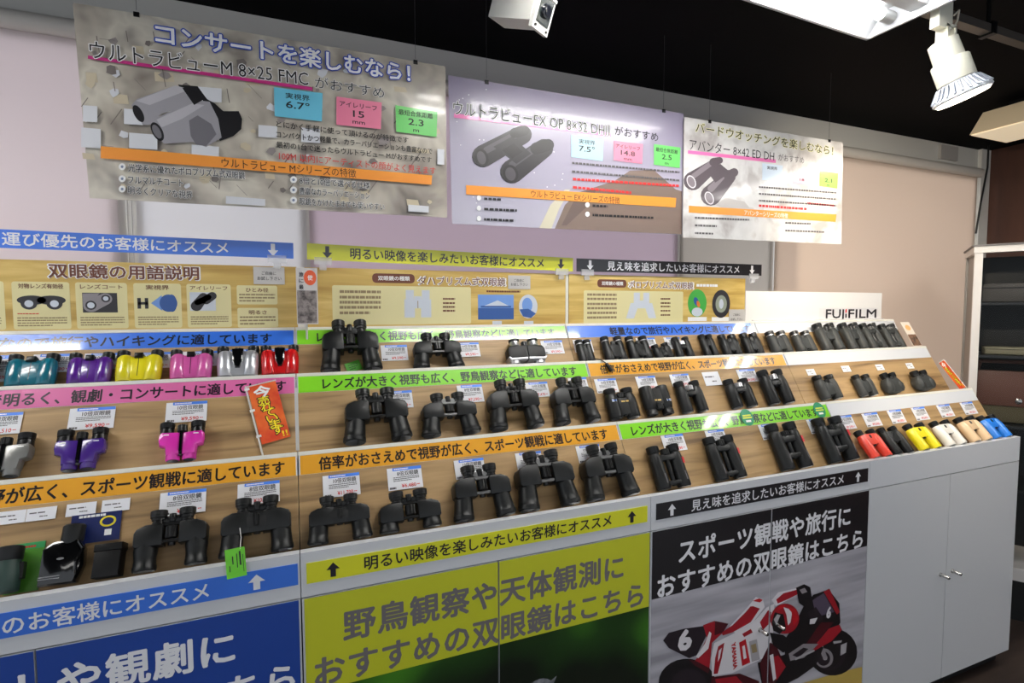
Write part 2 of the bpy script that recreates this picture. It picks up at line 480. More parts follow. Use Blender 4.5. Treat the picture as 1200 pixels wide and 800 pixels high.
def make_cabinet():
    r = empty('display_cabinet')
    e = .0008
    y3, y2, y1 = tier_base(3)[0], tier_base(2)[0], tier_base(1)[0]
    prof = [(.019, .06), (.565, .06), (.565, 1.405), (.512, 1.405), (.491, 1.372), (y1 + .003, 1.275), (.358, 1.275), (.341, 1.250), (y2 + .003, 1.108), (.172, 1.108), (.153, 1.081), (y3 + .003, .935), (.019, .935)]
    g = G().pill(prof, e, UW - e, 0, ax=0)
    g.sm = [False] * len(g.sm)
    g.build('body', M_LAM2, r)
    for t in (1, 2, 3):
        y, z, z0 = TIER[t]; yb = y - (z - z0) * .57735; L = (z - z0) / .866
        o = G().box(e, UW - e, .001, L, -.002, .0).build('wood_panel', M_WOOD, r)
        o.location = (0, yb, z0); o.rotation_euler = (PI / 3, 0, 0)
    for k in 'ABC':
        y, z = RAIL[k]
        o = G().box(.002, UW - .002, 0, RH - .009, -.004, 0).build('label_rail', M_LAM, r)
        o.location = (0, y, z); o.rotation_euler = (RAIL_A[k], 0, 0)
        G().box(.001, UW - .001, RH - .009, RH, -.013, .0012).build('rail_lip', M_CREAM, o)
    G().box(e, UW - e, 0, .018, .8575, .9548).build('fascia', M_LAM, r)
    G().box(.004, UW - .004, .04, .55, 0, .06).build('toe_kick', M_SHOEBLACK, r)
    for i in (0, 1):
        x0 = i * UW / 2
        d = G().box(x0 + .0015, x0 + UW / 2 - .0015, 0, .018, .064, .8545).build('door', M_LAM2, r)
        hx = UW / 2 + (-.036 if i == 0 else .036)
        G().lathe((hx, 0, .478), (hx, -1, .478), [(0, .0075), (.004, .0075), (.005, .006), (.03, .006), (.032, .0045)], 16).build('handle', M_STEEL, d)
    return r


CABL = ['white stepped display cabinet carrying the blue sign and navy door poster', 'white stepped display cabinet carrying the yellow-green door poster',
        'white stepped display cabinet carrying the motorcycle door poster', 'plain white stepped display cabinet with bare doors at the row end']
c0 = make_cabinet()
for i in range(4):
    c = c0 if i == 0 else dup(c0)
    c.location = (-.9 + .9 * i, 0, 0)
    tag(c, CABL[i], 'cabinet', 'stepped display cabinets')


# ------------------------------------------------------------------ shelf strip signs in the label rails
def rail_sign(k, x0, x1, m, body, ta, tb, label, em=.034):
    y, z = RAIL[k]; RA = RAIL_A[k]
    s = Sheet('shelf_strip_sign', label, 'sign', (x0, y, z), (RA, 0, 0), x1 - x0, RH - .0105, m, 'strip signs on the shelf edges', .0006, y0=.0005)
    o = s.o; o.location = Vector((x0, y, z)) + Vector((0, -math.sin(RA), math.cos(RA))) * .0009
    s('lettering', S_INK).text(body, ta - x0, tb - x0, .0225, em, .0004, .030)
    s.done()
    return s


LENS = 'レンズが大きく視野も広く、野鳥観察などに適しています'
BAI = '倍率がおさえめで視野が広く、スポーツ観戦に適しています'
KEI = '軽量なので旅行やハイキングに適しています'
rail_sign('A', -.897, -.005, S_BLUE, KEI, -.745, -.064, 'blue shelf strip sign below the yellow wood header at the blue-signed end')
rail_sign('B', -.897, -.005, S_PINK, '倍率がおさえめで明るく、観劇・コンサートに適しています', -.862, -.026, 'pink shelf strip sign under the colourful compact binoculars')
rail_sign('C', -.897, -.005, S_ORANGE, BAI, -.845, -.030, 'orange shelf strip sign below the purple and magenta compact binoculars')
rail_sign('A', .005, .895, S_GREEN, LENS, .06, .85, 'green shelf strip sign directly below the header with the mountain lake picture')
rail_sign('B', .005, .895, S_GREEN, LENS, .067, .855, 'green shelf strip sign in the middle row above big black binoculars')
rail_sign('C', .005, .895, S_ORANGE, BAI, .047, .857, 'orange shelf strip sign above the yellow cabinet sign')
rail_sign('A', .905, 1.775, S_BLUE, KEI, 1.079, 1.76, 'blue shelf strip sign below the header with the green bird picture')
rail_sign('B', .905, 1.791, S_ORANGE, BAI, .947, 1.74, 'orange shelf strip sign with a dark lanyard end hanging over it')
rail_sign('C', .905, 1.797, S_GREEN, LENS, .944, 1.739, 'green shelf strip sign with two round green stickers')

# round stickers
for x, lb in ((1.408, 'round green sticker over the lettering of the green strip sign'), (1.753, 'round green sticker at the end of the green strip sign by the bare rail')):
    y, z = RAIL['C']; up = Vector((0, math.cos(RA), math.sin(RA))); nn = Vector((0, -math.sin(RA), math.cos(RA)))
    g = G().ell(0, 0, .027, .029, .0012)
    vs = g.v[:]; g = G().pill([(a, b) for a, b, c in vs], 0, .0008)
    g.sm = [False] * len(g.sm)
    o = tag(g.build('round_sticker', mat('sticker_green', (22, 140, 96), .4)), lb, 'sticker', 'round green stickers')
    o.location = Vector((x, y, z)) + up * .028 + nn * .0024; o.rotation_euler = (RA, 0, 0)
    G().rect(-.018, .018, .004, .009, .0012).rect(-.02, .02, -.004, .001, .0012).build('yellow_print', mat('sticker_yellow', (214, 222, 70), .4), o)
    G().rect(-.011, .011, -.017, -.010, .0012).build('white_print', M_WHITE, o)


# ------------------------------------------------------------------ fascia signs
def vsign(name, label, x0, x1, z0, z1, m, Y, group=None, th=.0015):
    return Sheet(name, label, 'sign', (x0, Y, z0), VERT, x1 - x0, z1 - z0, m, group, th)


FG = 'sign bands on the cabinet fascias'
s = vsign('fascia_sign', 'blue sign band with white lettering and arrows on the cabinet fascia', -.895, -.005, .888, .934, S_NAVY if False else S_BLUE, -.0017, FG)
g = s('lettering', S_WHITE); g.text('持ち運び優先のお客様にオススメ', -.714 + .895, -.171 + .895, .022, .037, .0004, .02)
s('arrow', S_WHITE).arrow(.811, .022, .032, .032, .0004).arrow(.095, .022, .032, .032, .0004); s.done()
s = vsign('fascia_sign', 'yellow sign band with black lettering and arrows on the cabinet fascia', .012, .888, .886, .931, S_YEL, -.0017, FG)
s('lettering', S_INK).text('明るい映像を楽しみたいお客様にオススメ', .12, .760, .023, .034, .0004, .02)
s('arrow', S_INK).arrow(.054, .022, .028, .032, .0004).arrow(.825, .022, .028, .032, .0004); s.done()
s = vsign('fascia_sign', 'black sign band with white lettering and arrows on the cabinet fascia', .918, 1.789, .886, .932, S_BLACK, -.0017, FG)
s('lettering', S_WHITE).text('見え味を追求したいお客様にオススメ', .122, .751, .023, .036, .0004, .02)
s('arrow', S_WHITE).arrow(.053, .022, .028, .034, .0004).arrow(.821, .022, .028, .034, .0004); s.done()

# ------------------------------------------------------------------ door posters (two halves each, one per door)
OSU = 'おすすめの双眼鏡はこちら'
Z0D, Z1D = .066, .8535


def split_text(halves, part, m, lines, xm, gap=.0025):
    """characters laid out one by one so that each half poster carries its own"""
    for body, xa, xb, zc, em in lines:
        p = (xb - xa) / len(body)
        for i, chh in enumerate(body):
            cx = xa + (i + .5) * p
            h = 0 if cx < xm else 1
            sh = halves[h]; vs, fs, a, b = text_mesh(chh, .035)
            gg = sh.keep(part, m); x0 = cx - p / 2 - sh.loc.x
            for dx, dy, dz in bold(.035):
                gg.add([(x0 + (v.x + dx) * p * .98, zc - sh.loc.z + (v.y + dy - .38) * em, .0005 + dz) for v in vs], fs)


def halves(xa, xm, xb, m, labels):
    return [Sheet('door_poster', labels[0], 'poster', (xa, -.0012, Z0D), VERT, xm - .002 - xa, Z1D - Z0D, m, 'door posters', .0008),
            Sheet('door_poster', labels[1], 'poster', (xm + .002, -.0012, Z0D), VERT, xb - xm - .002, Z1D - Z0D, m, 'door posters', .0008)]


H1 = halves(-.893, -.45, -.005, S_NAVY, ['navy blue door poster half with white lettering at the picture edge', 'navy blue door poster half with white lettering beside the yellow-green poster'])
split_text(H1, 'lettering', S_WHITE, [('コンサートや観劇に', -.80, -.121, .784, .074), (OSU, -.877, -.006, .688, .0726)], -.45)
for h in H1: h.done()
M_FOREST = ramp_mat('forest_photo', [(0.35, (10, 22, 8)), (0.5, (30, 66, 18)), (0.62, (66, 128, 30)), (0.8, (22, 46, 14))], 3.2, (1, 1, 1), .3, .3, 1.0, .2)
H2 = halves(.006, .45, .897, M_FOREST, ['yellow-green door poster half with grey lettering over dark forest photo', 'yellow-green door poster half with a grey bird crown in the photo'])
M_YG = sign_mat('poster_yellow_green', (202, 206, 42))
for h, a, b in zip(H2, (0, 0), (.442, .445)): h('title_band', M_YG).rect(0, b, .643 - Z0D, Z1D - Z0D, .0003)
split_text(H2, 'lettering', S_GREY, [('野鳥観察や天体観測に', .083, .819, .775, .0736), (OSU, .017, .888, .684, .0726)], .45)
bx, bz = H2[1].px(632, 806)
H2[1]('bird_print', ramp_mat('bird_grey', [(0.3, (90, 94, 98)), (0.7, (150, 152, 158))], 60, (1, 1, 1), .5)).ell(bx, bz - .03, .05, .055, .0004).ell(bx - .01, bz - .15, .075, .10, .0004).flat([(bx + .03, bz + .01), (bx + .05, bz + .02), (bx + .035, bz - .01)], .00042)
H2[1]('beak_print', M_INK).flat([(bx - .045, bz - .03), (bx - .075, bz - .045), (bx - .045, bz - .05)], .0005).ell(bx - .02, bz - .02, .007, .007, .0005)
for h in H2: h.done()

M_TRACK = ramp_mat('race_track_photo', [(0.3, (150, 148, 156)), (0.55, (182, 180, 188)), (0.75, (200, 198, 205))], 2.0, (1.2, 1, 14), .3, .3, 2.0, 0)
H3 = halves(.906, 1.352, 1.797, M_TRACK, ['black-topped door poster half with the rider and rear of a motorcycle', 'black-topped door poster half with the front wheel of a motorcycle'])
for h, b in zip(H3, (.444, .443)): h('title_band', S_BLACK).rect(0, b, .660 - Z0D, Z1D - Z0D, .0003)
split_text(H3, 'lettering', S_WHITE, [('スポーツ観戦や旅行に', .992, 1.716, .780, .0736), (OSU, .919, 1.785, .692, .0726)], 1.352)
MR = mat('print_red', (190, 22, 34), .35, coat=.3); MD = mat('print_dark_red', (98, 12, 22), .35, coat=.3); MK = mat('print_black', (18, 16, 20), .35, coat=.3)
MW = mat('print_white', (226, 222, 226), .35, coat=.3); MS = mat('print_steel', (140, 134, 138), .35, coat=.3); MG = mat('print_ground', (196, 168, 84), .4, coat=.3)


def cut(pts, lo, hi):
    """clip polygon (list of (x, z)) to lo <= x <= hi"""
    for lim, sgn in ((lo, 1), (hi, -1)):
        out = []
        for i in range(len(pts)):
            a, b = pts[i - 1], pts[i]; ia, ib = sgn * (a[0] - lim) >= 0, sgn * (b[0] - lim) >= 0
            if ia != ib:
                t = (lim - a[0]) / (b[0] - a[0]); out.append((lim, a[1] + t * (b[1] - a[1])))
            if ib: out.append(b)
        pts = out
        if not pts: return []
    return pts


class Pic:
    """flat picture drawn from photo pixels over one or two sheets of a vertical plane"""
    def __init__(self, sheets, spans): self.s = sheets; self.sp = spans; self.z = .0005

    def poly(self, part, m, px, step=True):
        if step: self.z += .000035
        w = [at(u, v, self.s[0].loc.y) for u, v in px]; P = [(q.x, q.z) for q in w]
        for sh, (lo, hi) in zip(self.s, self.sp):
            q = cut(P, lo, hi)
            if len(q) > 2: (sh if part in ('stat_box', 'bar', 'underline', 'bullet') else sh.keep)(part, m).flat([(x - sh.loc.x, z - sh.loc.z) for x, z in q], self.z)

    def ell(self, part, m, u, v, ru, rv, rot=0, n=26):
        c, s_ = math.cos(rot), math.sin(rot)
        self.poly(part, m, [(u + ru * math.cos(2 * PI * k / n) * c - rv * math.sin(2 * PI * k / n) * s_, v + ru * math.cos(2 * PI * k / n) * s_ + rv * math.sin(2 * PI * k / n) * c) for k in range(n)])

    def cap(self, part, m, a, b, r0, r1):
        a, b = Vector(a), Vector(b); d = b - a; w = math.atan2(d.y, d.x); p = []
        for k in range(9): t = w + PI / 2 + PI * k / 8; p.append((a.x + r0 * math.cos(t), a.y + r0 * math.sin(t)))
        for k in range(9): t = w - PI / 2 + PI * k / 8; p.append((b.x + r1 * math.cos(t), b.y + r1 * math.sin(t)))
        self.poly(part, m, p)


def C3(*pts): return [(800 + x / 3, 534 + y / 3) for x, y in pts]


P = Pic(H3, [(.907, 1.349), (1.355, 1.796)])
P.poly('ground_print', MG, [(940, 800), (985, 787), (1010, 781), (1011, 830), (900, 850), (880, 830)])
MB = 'motorcycle_print'; RP = 'rider_print'
def D(*pts): return [(727 + x / 3.363, 562 + y / 3.363) for x, y in pts]
def d1(x, y): return (727 + x / 3.363, 562 + y / 3.363)
def dell(part, m, x, y, rx, ry, rot=0): P.ell(part, m, *d1(x, y), rx / 3.363, ry / 3.363, rot)
MD2 = mat('print_maroon', (70, 14, 24), .35, coat=.3); MF = mat('print_charcoal', (34, 26, 34), .35, coat=.3); MP = mat('print_mauve', (84, 74, 92), .3, coat=.3); MLG = mat('print_lightgrey', (172, 168, 172), .35, coat=.3)
MR2 = mat('print_crimson', (160, 24, 38), .35, coat=.3)
dell(MB, MK, 262, 800, 112, 96); dell(MB, MF, 270, 806, 70, 62)
dell(MB, MK, 836, 678, 97, 93); dell(MB, MF, 824, 688, 62, 62); dell(MB, MK, 820, 690, 48, 50); dell(MB, MS, 802, 702, 36, 38); dell(MB, MF, 800, 704, 26, 28); dell(MB, MLG, 806, 700, 9, 10)
P.poly(MB, MLG, D((868, 650), (892, 640), (888, 680), (866, 692))); P.poly(MB, MLG, D((838, 636), (872, 632), (870, 640), (840, 646))); P.cap(MB, MS, d1(782, 640), d1(806, 700), 3, 2.5)
P.poly(MB, MK, D((540, 720), (640, 690), (760, 640), (800, 660), (770, 730), (700, 780), (620, 820), (560, 820)))
P.poly(MB, MF, D((168, 632), (190, 602), (250, 586), (330, 575), (345, 600), (300, 690), (270, 702), (190, 662)))
P.poly(MB, MR2, D((325, 572), (370, 555), (425, 566), (402, 602), (360, 642), (350, 745), (290, 716), (306, 694), (340, 622)))
P.poly(MB, MD2, D((372, 556), (425, 566), (402, 602), (370, 612))); P.poly(MB, MD2, D((268, 706), (300, 714), (352, 742), (345, 762), (290, 728)))
P.poly(MB, MW, D((332, 645), (350, 596), (358, 604), (346, 664), (306, 702), (296, 696)))
P.poly(MB, MK, D((640, 640), (690, 560), (720, 500), (760, 452), (820, 432), (862, 486), (866, 562), (830, 610), (740, 682), (650, 702)))
P.poly(MB, MP, D((756, 474), (800, 446), (842, 520), (770, 540))); P.poly(MB, MR2, D((800, 440), (823, 428), (864, 520), (852, 530)))
P.poly(MB, MF, D((738, 520), (770, 500), (800, 548), (750, 570)))
P.poly(MB, MR2, D((742, 652), (780, 600), (862, 570), (872, 590), (832, 634), (764, 672))); P.poly(MB, MD2, D((720, 660), (790, 560), (840, 560), (800, 610), (750, 670)))
P.poly(MB, MS, D((662, 684), (720, 645), (780, 645), (722, 700), (668, 712))); P.poly(MB, MF, D((676, 690), (720, 660), (740, 665), (700, 700))); P.cap(MB, MLG, d1(690, 705), d1(760, 672), 1.2, 1.2)
P.poly(MB, MW, D((746, 548), (776, 542), (764, 566), (744, 568)))
# rider
P.poly(RP, MD2, D((358, 776), (470, 762), (545, 792), (545, 830), (350, 830))); P.poly(RP, MR2, D((372, 784), (455, 772), (480, 800), (380, 815)))
P.poly(RP, MW, D((368, 642), (450, 602), (520, 562), (575, 502), (606, 486), (600, 600), (592, 645), (560, 702), (440, 760), (360, 772), (356, 700)))
P.poly(RP, MW, D((428, 577), (500, 500), (532, 460), (560, 470), (567, 500), (522, 560), (450, 602)))
P.poly(RP, MR2, D((398, 600), (440, 572), (492, 520), (514, 494), (548, 506), (512, 560), (440, 600), (402, 612)))
P.poly(RP, MW, D((508, 498), (530, 466), (552, 470), (546, 494))); P.poly(RP, MR, D((520, 476), (545, 466), (560, 472), (548, 482)))
P.poly(RP, MR2, D((384, 655), (408, 640), (398, 700), (382, 762), (366, 764), (372, 700))); P.poly(RP, MW, D((386, 672), (398, 660), (390, 700), (382, 716)))
P.poly(RP, MR2, D((478, 606), (512, 586), (520, 600), (486, 618))); P.poly(RP, MR, D((466, 640), (492, 626), (510, 718), (478, 732))); P.poly(RP, MW, D((478, 655), (488, 650), (496, 700), (484, 706)))
P.poly(RP, MLG, D((505, 636), (536, 626), (548, 706), (516, 716))); P.poly(RP, mat('print_khaki', (150, 132, 96), .4), D((512, 650), (532, 643), (538, 676), (518, 682)))
P.poly(RP, MR2, D((548, 560), (580, 512), (592, 520), (590, 560), (560, 590)))
P.poly(RP, MD2, D((548, 722), (588, 640), (612, 652), (650, 735), (606, 800), (560, 812))); P.poly(RP, MR2, D((590, 700), (620, 690), (650, 735), (612, 790))); P.poly(RP, MW, D((586, 690), (600, 684), (612, 780), (600, 792)))
P.poly(RP, MW, D((594, 472), (620, 442), (690, 426), (704, 446), (662, 470), (610, 496))); P.poly(RP, MR2, D((612, 470), (640, 446), (692, 432), (700, 448), (660, 468), (618, 486)))
P.poly(RP, MK, D((690, 424), (722, 410), (746, 422), (752, 462), (732, 505), (702, 484))); P.poly(RP, MS, D((704, 432), (724, 424), (734, 440), (714, 448)))
P.poly(RP, MK, D((586, 600), (640, 610), (680, 640), (640, 680), (600, 650)))
dell(RP, MR2, 646, 546, 56, 60, .3); P.poly(RP, MK, D((594, 560), (606, 520), (640, 528), (650, 580), (626, 606), (600, 592))); P.poly(RP, MW, D((640, 500), (676, 512), (668, 560), (658, 572), (652, 530))); P.poly(RP, MR, D((650, 494), (690, 510), (697, 550), (680, 575), (672, 520)))
P.poly(RP, MLG, D((602, 548), (616, 528), (628, 532), (612, 570))); P.poly(RP, MR, D((626, 492), (650, 488), (644, 500), (614, 514)))
P.z += .00004
def pic_text(sh, part, m, body, x, y, hpx, rot, Y=-.0012, off=.03, wide=.95):
    u, v = d1(x, y); w = at(u, v, Y); k = (at(u, v - hpx, Y) - w).length
    vs, fs, a, b = text_mesh(body, off); L = (b - a) * k * wide
    sh(part, m).text(body, w.x - sh.loc.x, w.x - sh.loc.x + L, w.z - sh.loc.z, k, P.z + .0001, off, rot)
pic_text(H3[0], 'number_print', MW, '6', 228, 636, 31, .12, off=.07, wide=1.25)
pic_text(H3[1], 'number_print', MW, '6', 812, 520, 17, -.1, off=.06, wide=.8)
pic_text(H3[0], 'brand_print', MR, 'YAMAHA', 444, 640, 8, -1.45, off=.05)
for h in H3: h.done()

# ------------------------------------------------------------------ header boards with printed explanations
M_BOX = mat('print_beige', (224, 214, 160), .4, coat=.3); M_BROWN = mat('print_brown', (110, 62, 44), .4)
M_SKY = mat('print_sky', (110, 150, 214), .4, coat=.3); M_LAKE = mat('print_lake', (44, 84, 150), .4, coat=.3); M_DK = mat('print_darkgrey', (48, 46, 50), .4)
M_PALE = mat('print_pale', (204, 210, 220), .4); M_BIRDG = mat('print_leafgreen', (70, 170, 70), .4)
YH = .53


def header(x0, x1, label):
    return Sheet('header_board', label, 'board', (x0, YH, 1.408), VERT, x1 - x0, .192, M_HWOOD, 'wood-print header boards', .005)


hb = header(-.897, .008, 'yellow wood-print header board explaining binocular terms in boxes')
L = hb.px
def pxr(sh, part, m, u0, v0, u1, v1, z=.0005, r=None):
    x0, y1 = sh.px(u0, v0); x1, y0 = sh.px(u1, v1)
    if r: sh(part, m).rrect(x0, x1, y0, y1, z, r)
    else: sh(part, m).rect(x0, x1, y0, y1, z)
    return x0, x1, y0, y1
def pxt(sh, part, m, body, u0, v0, u1, v1, em, z=.0012, off=.025):
    x0, ya = sh.px(u0, v0); x1, yb = sh.px(u1, v1); k = math.atan2(yb - ya, x1 - x0) if False else 0
    sh(part, m).text(body, x0, x1, (ya + yb) / 2, em, z, off)


pxt(hb, 'title_outline', M_WHITE, '双眼鏡の用語説明', 56, 315, 234, 322, .0405, .0008, .075)
pxt(hb, 'title_lettering', M_BROWN, '双眼鏡の用語説明', 57, 315, 233, 322, .040, .0012, .03)
BX = [(-.79, -.674, None), (-.659, -.541, '対物レンズ有効径'), (-.529, -.416, 'レンズコート'), (-.402, -.291, '実視界'), (-.278, -.168, 'アイレリーフ')]
for x0, x1, ttl in BX:
    a, b = x0 + .897, x1 + .897
    hb('text_box', M_BOX).rrect(a, b, .015, .137, .0004, .006)
    if ttl:
        m_ = min(.009 * len(ttl), .046); cx = (a + b) / 2
        hb('heading', M_BROWN).text(ttl, cx - m_, cx + m_, .126, .0135, .0008, .02)
    hb('fine_print', M_HFINE).lines(a + .008, b - .008, .022, .048, 4, .0008)
hb('fine_print', M_RED).lines(.247, .31, .053, .058, 1, .0008)
for y0, y1, ttl in ((.080, .135, 'ひとみ径'), (.013, .070, '明るさ')):
    a, b = -.153 + .897, -.046 + .897
    hb('text_box', M_BOX).rrect(a, b, y0, y1, .0004, .005)
    hb('heading', M_BROWN).text(ttl, a + .03 - .006 * (len(ttl) - 3), b - .03 + .006 * (len(ttl) - 3), y1 - .013, .0135, .0008, .02)
    hb('fine_print', M_HFINE).lines(a + .006, b - .006, y0 + .006, y1 - .022, 3, .0008)
# small pictures: front view of binoculars, lens pair, field of view, eyepiece pair
g = hb('drawing', M_DK)
for s_ in (-1, 1): g.ell(.297 + s_ * .026, .082, .017, .016, .0008); g.ell(.297 + s_ * .02, .09, .03, .012, .0007)
hb('lens_drawing', M_PALE).ell(.271, .081, .009, .009, .0012).ell(.323, .081, .009, .009, .0012)
hb('photo_print', M_DK).rect(.382, .458, .058, .110, .0008)
g = hb('lens_drawing', MS); g.flat([(.383, .108), (.42, .109), (.395, .075), (.383, .075)], .0009)
g.caps((.40, .076), (.432, .094), .017, .015, .001)
hb('drawing', M_DK).ell(.40, .077, .012, .012, .0013).ell(.433, .095, .010, .010, .0013)
hb('lens_drawing', M_PALE).ell(.40, .077, .008, .008, .0016).ell(.433, .095, .006, .006, .0016)
g = hb('drawing', M_DK); g.rect(.503, .528, .079, .086, .0008); g.rect(.503, .511, .068, .097, .0008); g.rect(.520, .528, .068, .097, .0008)
hb('field_drawing', M_LAKE).ell(.575, .083, .021, .024, .0008).ell(.583, .083, .012, .024, .0009); hb('field_drawing', M_SKY).flat([(.534, .083), (.560, .105), (.560, .062)], .0007)
hb('photo_print', M_PALE).rect(.626, .690, .062, .114, .0008)
g = hb('drawing', M_DK); g.caps((.642, .075), (.66, .10), .014, .012, .001); g.caps((.666, .092), (.682, .104), .012, .011, .001); g.caps((.645, .085), (.672, .1), .008, .008, .001)
hb.done()

hb = header(.030, .912, 'yellow wood-print header board with the mountain lake picture')
pxr(hb, 'heading_pill', M_BROWN, 436, 320, 486, 332, .0005, .012)
pxt(hb, 'heading', M_WHITE, '双眼鏡の種類', 443, 325, 480, 327, .0155)
pxt(hb, 'title_outline', M_WHITE, 'ダハプリズム式双眼鏡', 489, 327, 593, 332, .031, .0008, .08)
pxt(hb, 'title_lettering', M_BROWN, 'ダハプリズム式双眼鏡', 490, 327, 592, 332, .030, .0012, .015)
pxr(hb, 'text_box', M_BOX, 389, 334, 552, 379, .0005, .006)
for i, v in enumerate((341.5, 348, 354, 360, 366.5)):
    pxr_ = hb.px(398, v); q_ = hb.px(459 - (18 if i == 4 else 0), v)
    hb('fine_print', M_HFINE).lines(pxr_[0], q_[0] + .02, pxr_[1] - .006, pxr_[1] + .006, 1, .001, .7)
for v in (350, 355, 359.5, 364): a = hb.px(519, v); b = hb.px(536, v); hb('fine_print', M_BROWN).lines(a[0], b[0] + .01, a[1] - .004, a[1] + .004, 1, .001, .7)
a = hb.px(473, 372); b = hb.px(506, 340); cx = (a[0] + b[0]) / 2
g = hb('drawing', M_PALE)
for s_ in (-1, 1): g.rect(cx + s_ * .027 - .017, cx + s_ * .027 + .017, a[1], b[1] - .03, .001); g.rect(cx + s_ * .026 - .013, cx + s_ * .026 + .013, b[1] - .03, b[1], .001)
g.rect(cx - .012, cx + .012, a[1] + .03, b[1] - .02, .0011)
hb('fine_print', M_HFINE).rect(cx - .0012, cx + .0012, a[1] + .03, b[1] - .035, .0013)
x0, x1, y0, y1 = pxr(hb, 'photo_print', M_SKY, 560, 345, 602, 374)
hb('lake_print', M_LAKE).rect(x0, x1, y0, y0 + (y1 - y0) * .46, .0008); hb('lake_print', M_PALE).flat([(x0 + .01, y0 + .042), (x1 - .008, y0 + .042), ((x0 + x1) / 2 + .006, y0 + .066)], .0007)
hb('lake_print', M_LAKE).rect(x0 + .01, x1 - .01, y0 + .041, y0 + .047, .0009)
a = hb.px(619, 359); hb('photo_print', M_PALE).ell(a[0], a[1], .036, .042, .0006); hb('lake_print', M_LAKE).flat([(a[0] - .034, a[1] - .01), (a[0] - .02, a[1] - .035), (a[0] + .01, a[1] - .041), (a[0] + .03, a[1] - .025), (a[0], a[1] - .008)], .0008)
hb('lake_print', M_SKY).ell(a[0] - .004, a[1] + .005, .02, .026, .0007)
pxr(hb, 'caption', M_PALE, 577, 376, 588, 380); pxr(hb, 'caption', M_PALE, 614, 376, 625, 380)
a = hb.px(570, 341); b = hb.px(626, 343); hb('fine_print', M_BROWN).lines(a[0], b[0], a[1] - .005, a[1] + .004, 1, .001, .7)
hb.done()

hb = header(.926, 1.768, 'yellow wood-print header board with the green bird picture')
pxr(hb, 'heading_pill', M_BROWN, 700, 327, 734, 337, .0005, .012)
pxt(hb, 'heading', M_WHITE, '双眼鏡の種類', 705, 331, 730, 333, .0155)
pxt(hb, 'title_outline', M_WHITE, 'ポロプリズム式双眼鏡', 736, 332, 813, 336, .031, .0008, .08)
pxt(hb, 'title_lettering', M_BROWN, 'ポロプリズム式双眼鏡', 737, 332, 812, 336, .030, .0012, .015)
a = hb.px(816, 334); b = hb.px(852, 335); hb('fine_print', M_WHITE).lines(a[0], b[0], a[1] - .007, a[1] + .006, 1, .001, .8)
pxr(hb, 'text_box', M_BOX, 684, 340, 800, 378, .0005, .006)
for i, v in enumerate((345, 350, 356, 361, 366.5, 372)):
    a = hb.px(688, v); b = hb.px(732, v); hb('fine_print', M_HFINE).lines(a[0], b[0] + .02, a[1] - .006, a[1] + .006, 1, .001, .7)
for v in (350, 355, 359, 364, 369): a = hb.px(774, v); b = hb.px(788, v); hb('fine_print', M_BROWN).lines(a[0], b[0] + .01, a[1] - .004, a[1] + .004, 1, .001, .7)
a = hb.px(740, 373); b = hb.px(763, 343); cx = (a[0] + b[0]) / 2; g = hb('drawing', M_PALE)
for s_ in (-1, 1): g.flat([(cx + s_ * .052 - .018, a[1]), (cx + s_ * .052 + .018, a[1]), (cx + s_ * .03 + .02, b[1] - .04), (cx + s_ * .03 - .02, b[1] - .04)], .001); g.rect(cx + s_ * .022 - .014, cx + s_ * .022 + .014, b[1] - .045, b[1], .001)
g.rect(cx - .035, cx + .035, b[1] - .06, b[1] - .03, .0011)
a = hb.px(817, 355); hb('photo_print', M_BIRDG).ell(a[0], a[1], .048, .056, .0006)
hb('bird_print', M_LAKE).ell(a[0] - .005, a[1] + .006, .012, .019, .0009, .5); hb('bird_print', mat('print_orange', (226, 120, 50), .4)).ell(a[0] + .005, a[1] - .004, .008, .014, .001, .4); hb('bird_print', M_PALE).ell(a[0], a[1] - .036, .028, .018, .0008)
a = hb.px(845, 356); hb('photo_print', M_DK).ell(a[0], a[1], .048, .058, .0006); hb('photo_print', mat('print_sage', (150, 158, 140), .4)).ell(a[0], a[1], .030, .036, .0009); hb('bird_print', M_PALE).ell(a[0], a[1], .012, .02, .0011)
for u in (817, 845): pxr(hb, 'caption', M_WHITE, u - 11, 371.5, u + 11, 376)
hb.done()
for x, w_, lb in ((.012, .014, 'narrow white post between the term board and the lake board'), (.913, .011, 'narrow white post between the lake board and the bird board')):
    tag(G().box(x, x + w_, YH + .001, YH + .012, 1.405, 1.60).build('header_post', M_CREAM), lb, 'post', 'posts between the header boards')

fb = Sheet('brand_board', 'plain white header board with dark brand lettering above the bare cabinet', 'board', (1.772, YH, 1.408), VERT, .868, .140, mat('board_white', (236, 233, 230), .4), None, .005)
fb('label_plate', mat('plate_white', (226, 224, 224), .35)).rect(.44, .84, 0, .068, .0004)
a, b = 2.258 - 1.772, 2.602 - 1.772
vs, fs, ta, tb = text_mesh('FUJ', .045); kk = .0655
# letters with a narrow fit; the I after J is drawn in red
fb('lettering', S_INK).text('FUJ', a, a + .118, .043, .058, .0008, .03)
fb('lettering', S_INK).rect(a + .128, a + .138, .022, .041, .0008)
fb('red_mark', M_RED).flat([(a + .128, .044), (a + .138, .048), (a + .138, .064), (a + .128, .060)], .0008)
fb('lettering', S_INK).text('FILM', a + .150, b, .043, .058, .0008, .03)
fb.done()
tag(G().box(1.80, 2.63, .512, .522, 1.408, 1.425).build('price_rail', M_CLEAR), 'clear empty price rail along the foot of the white brand board', 'rail')


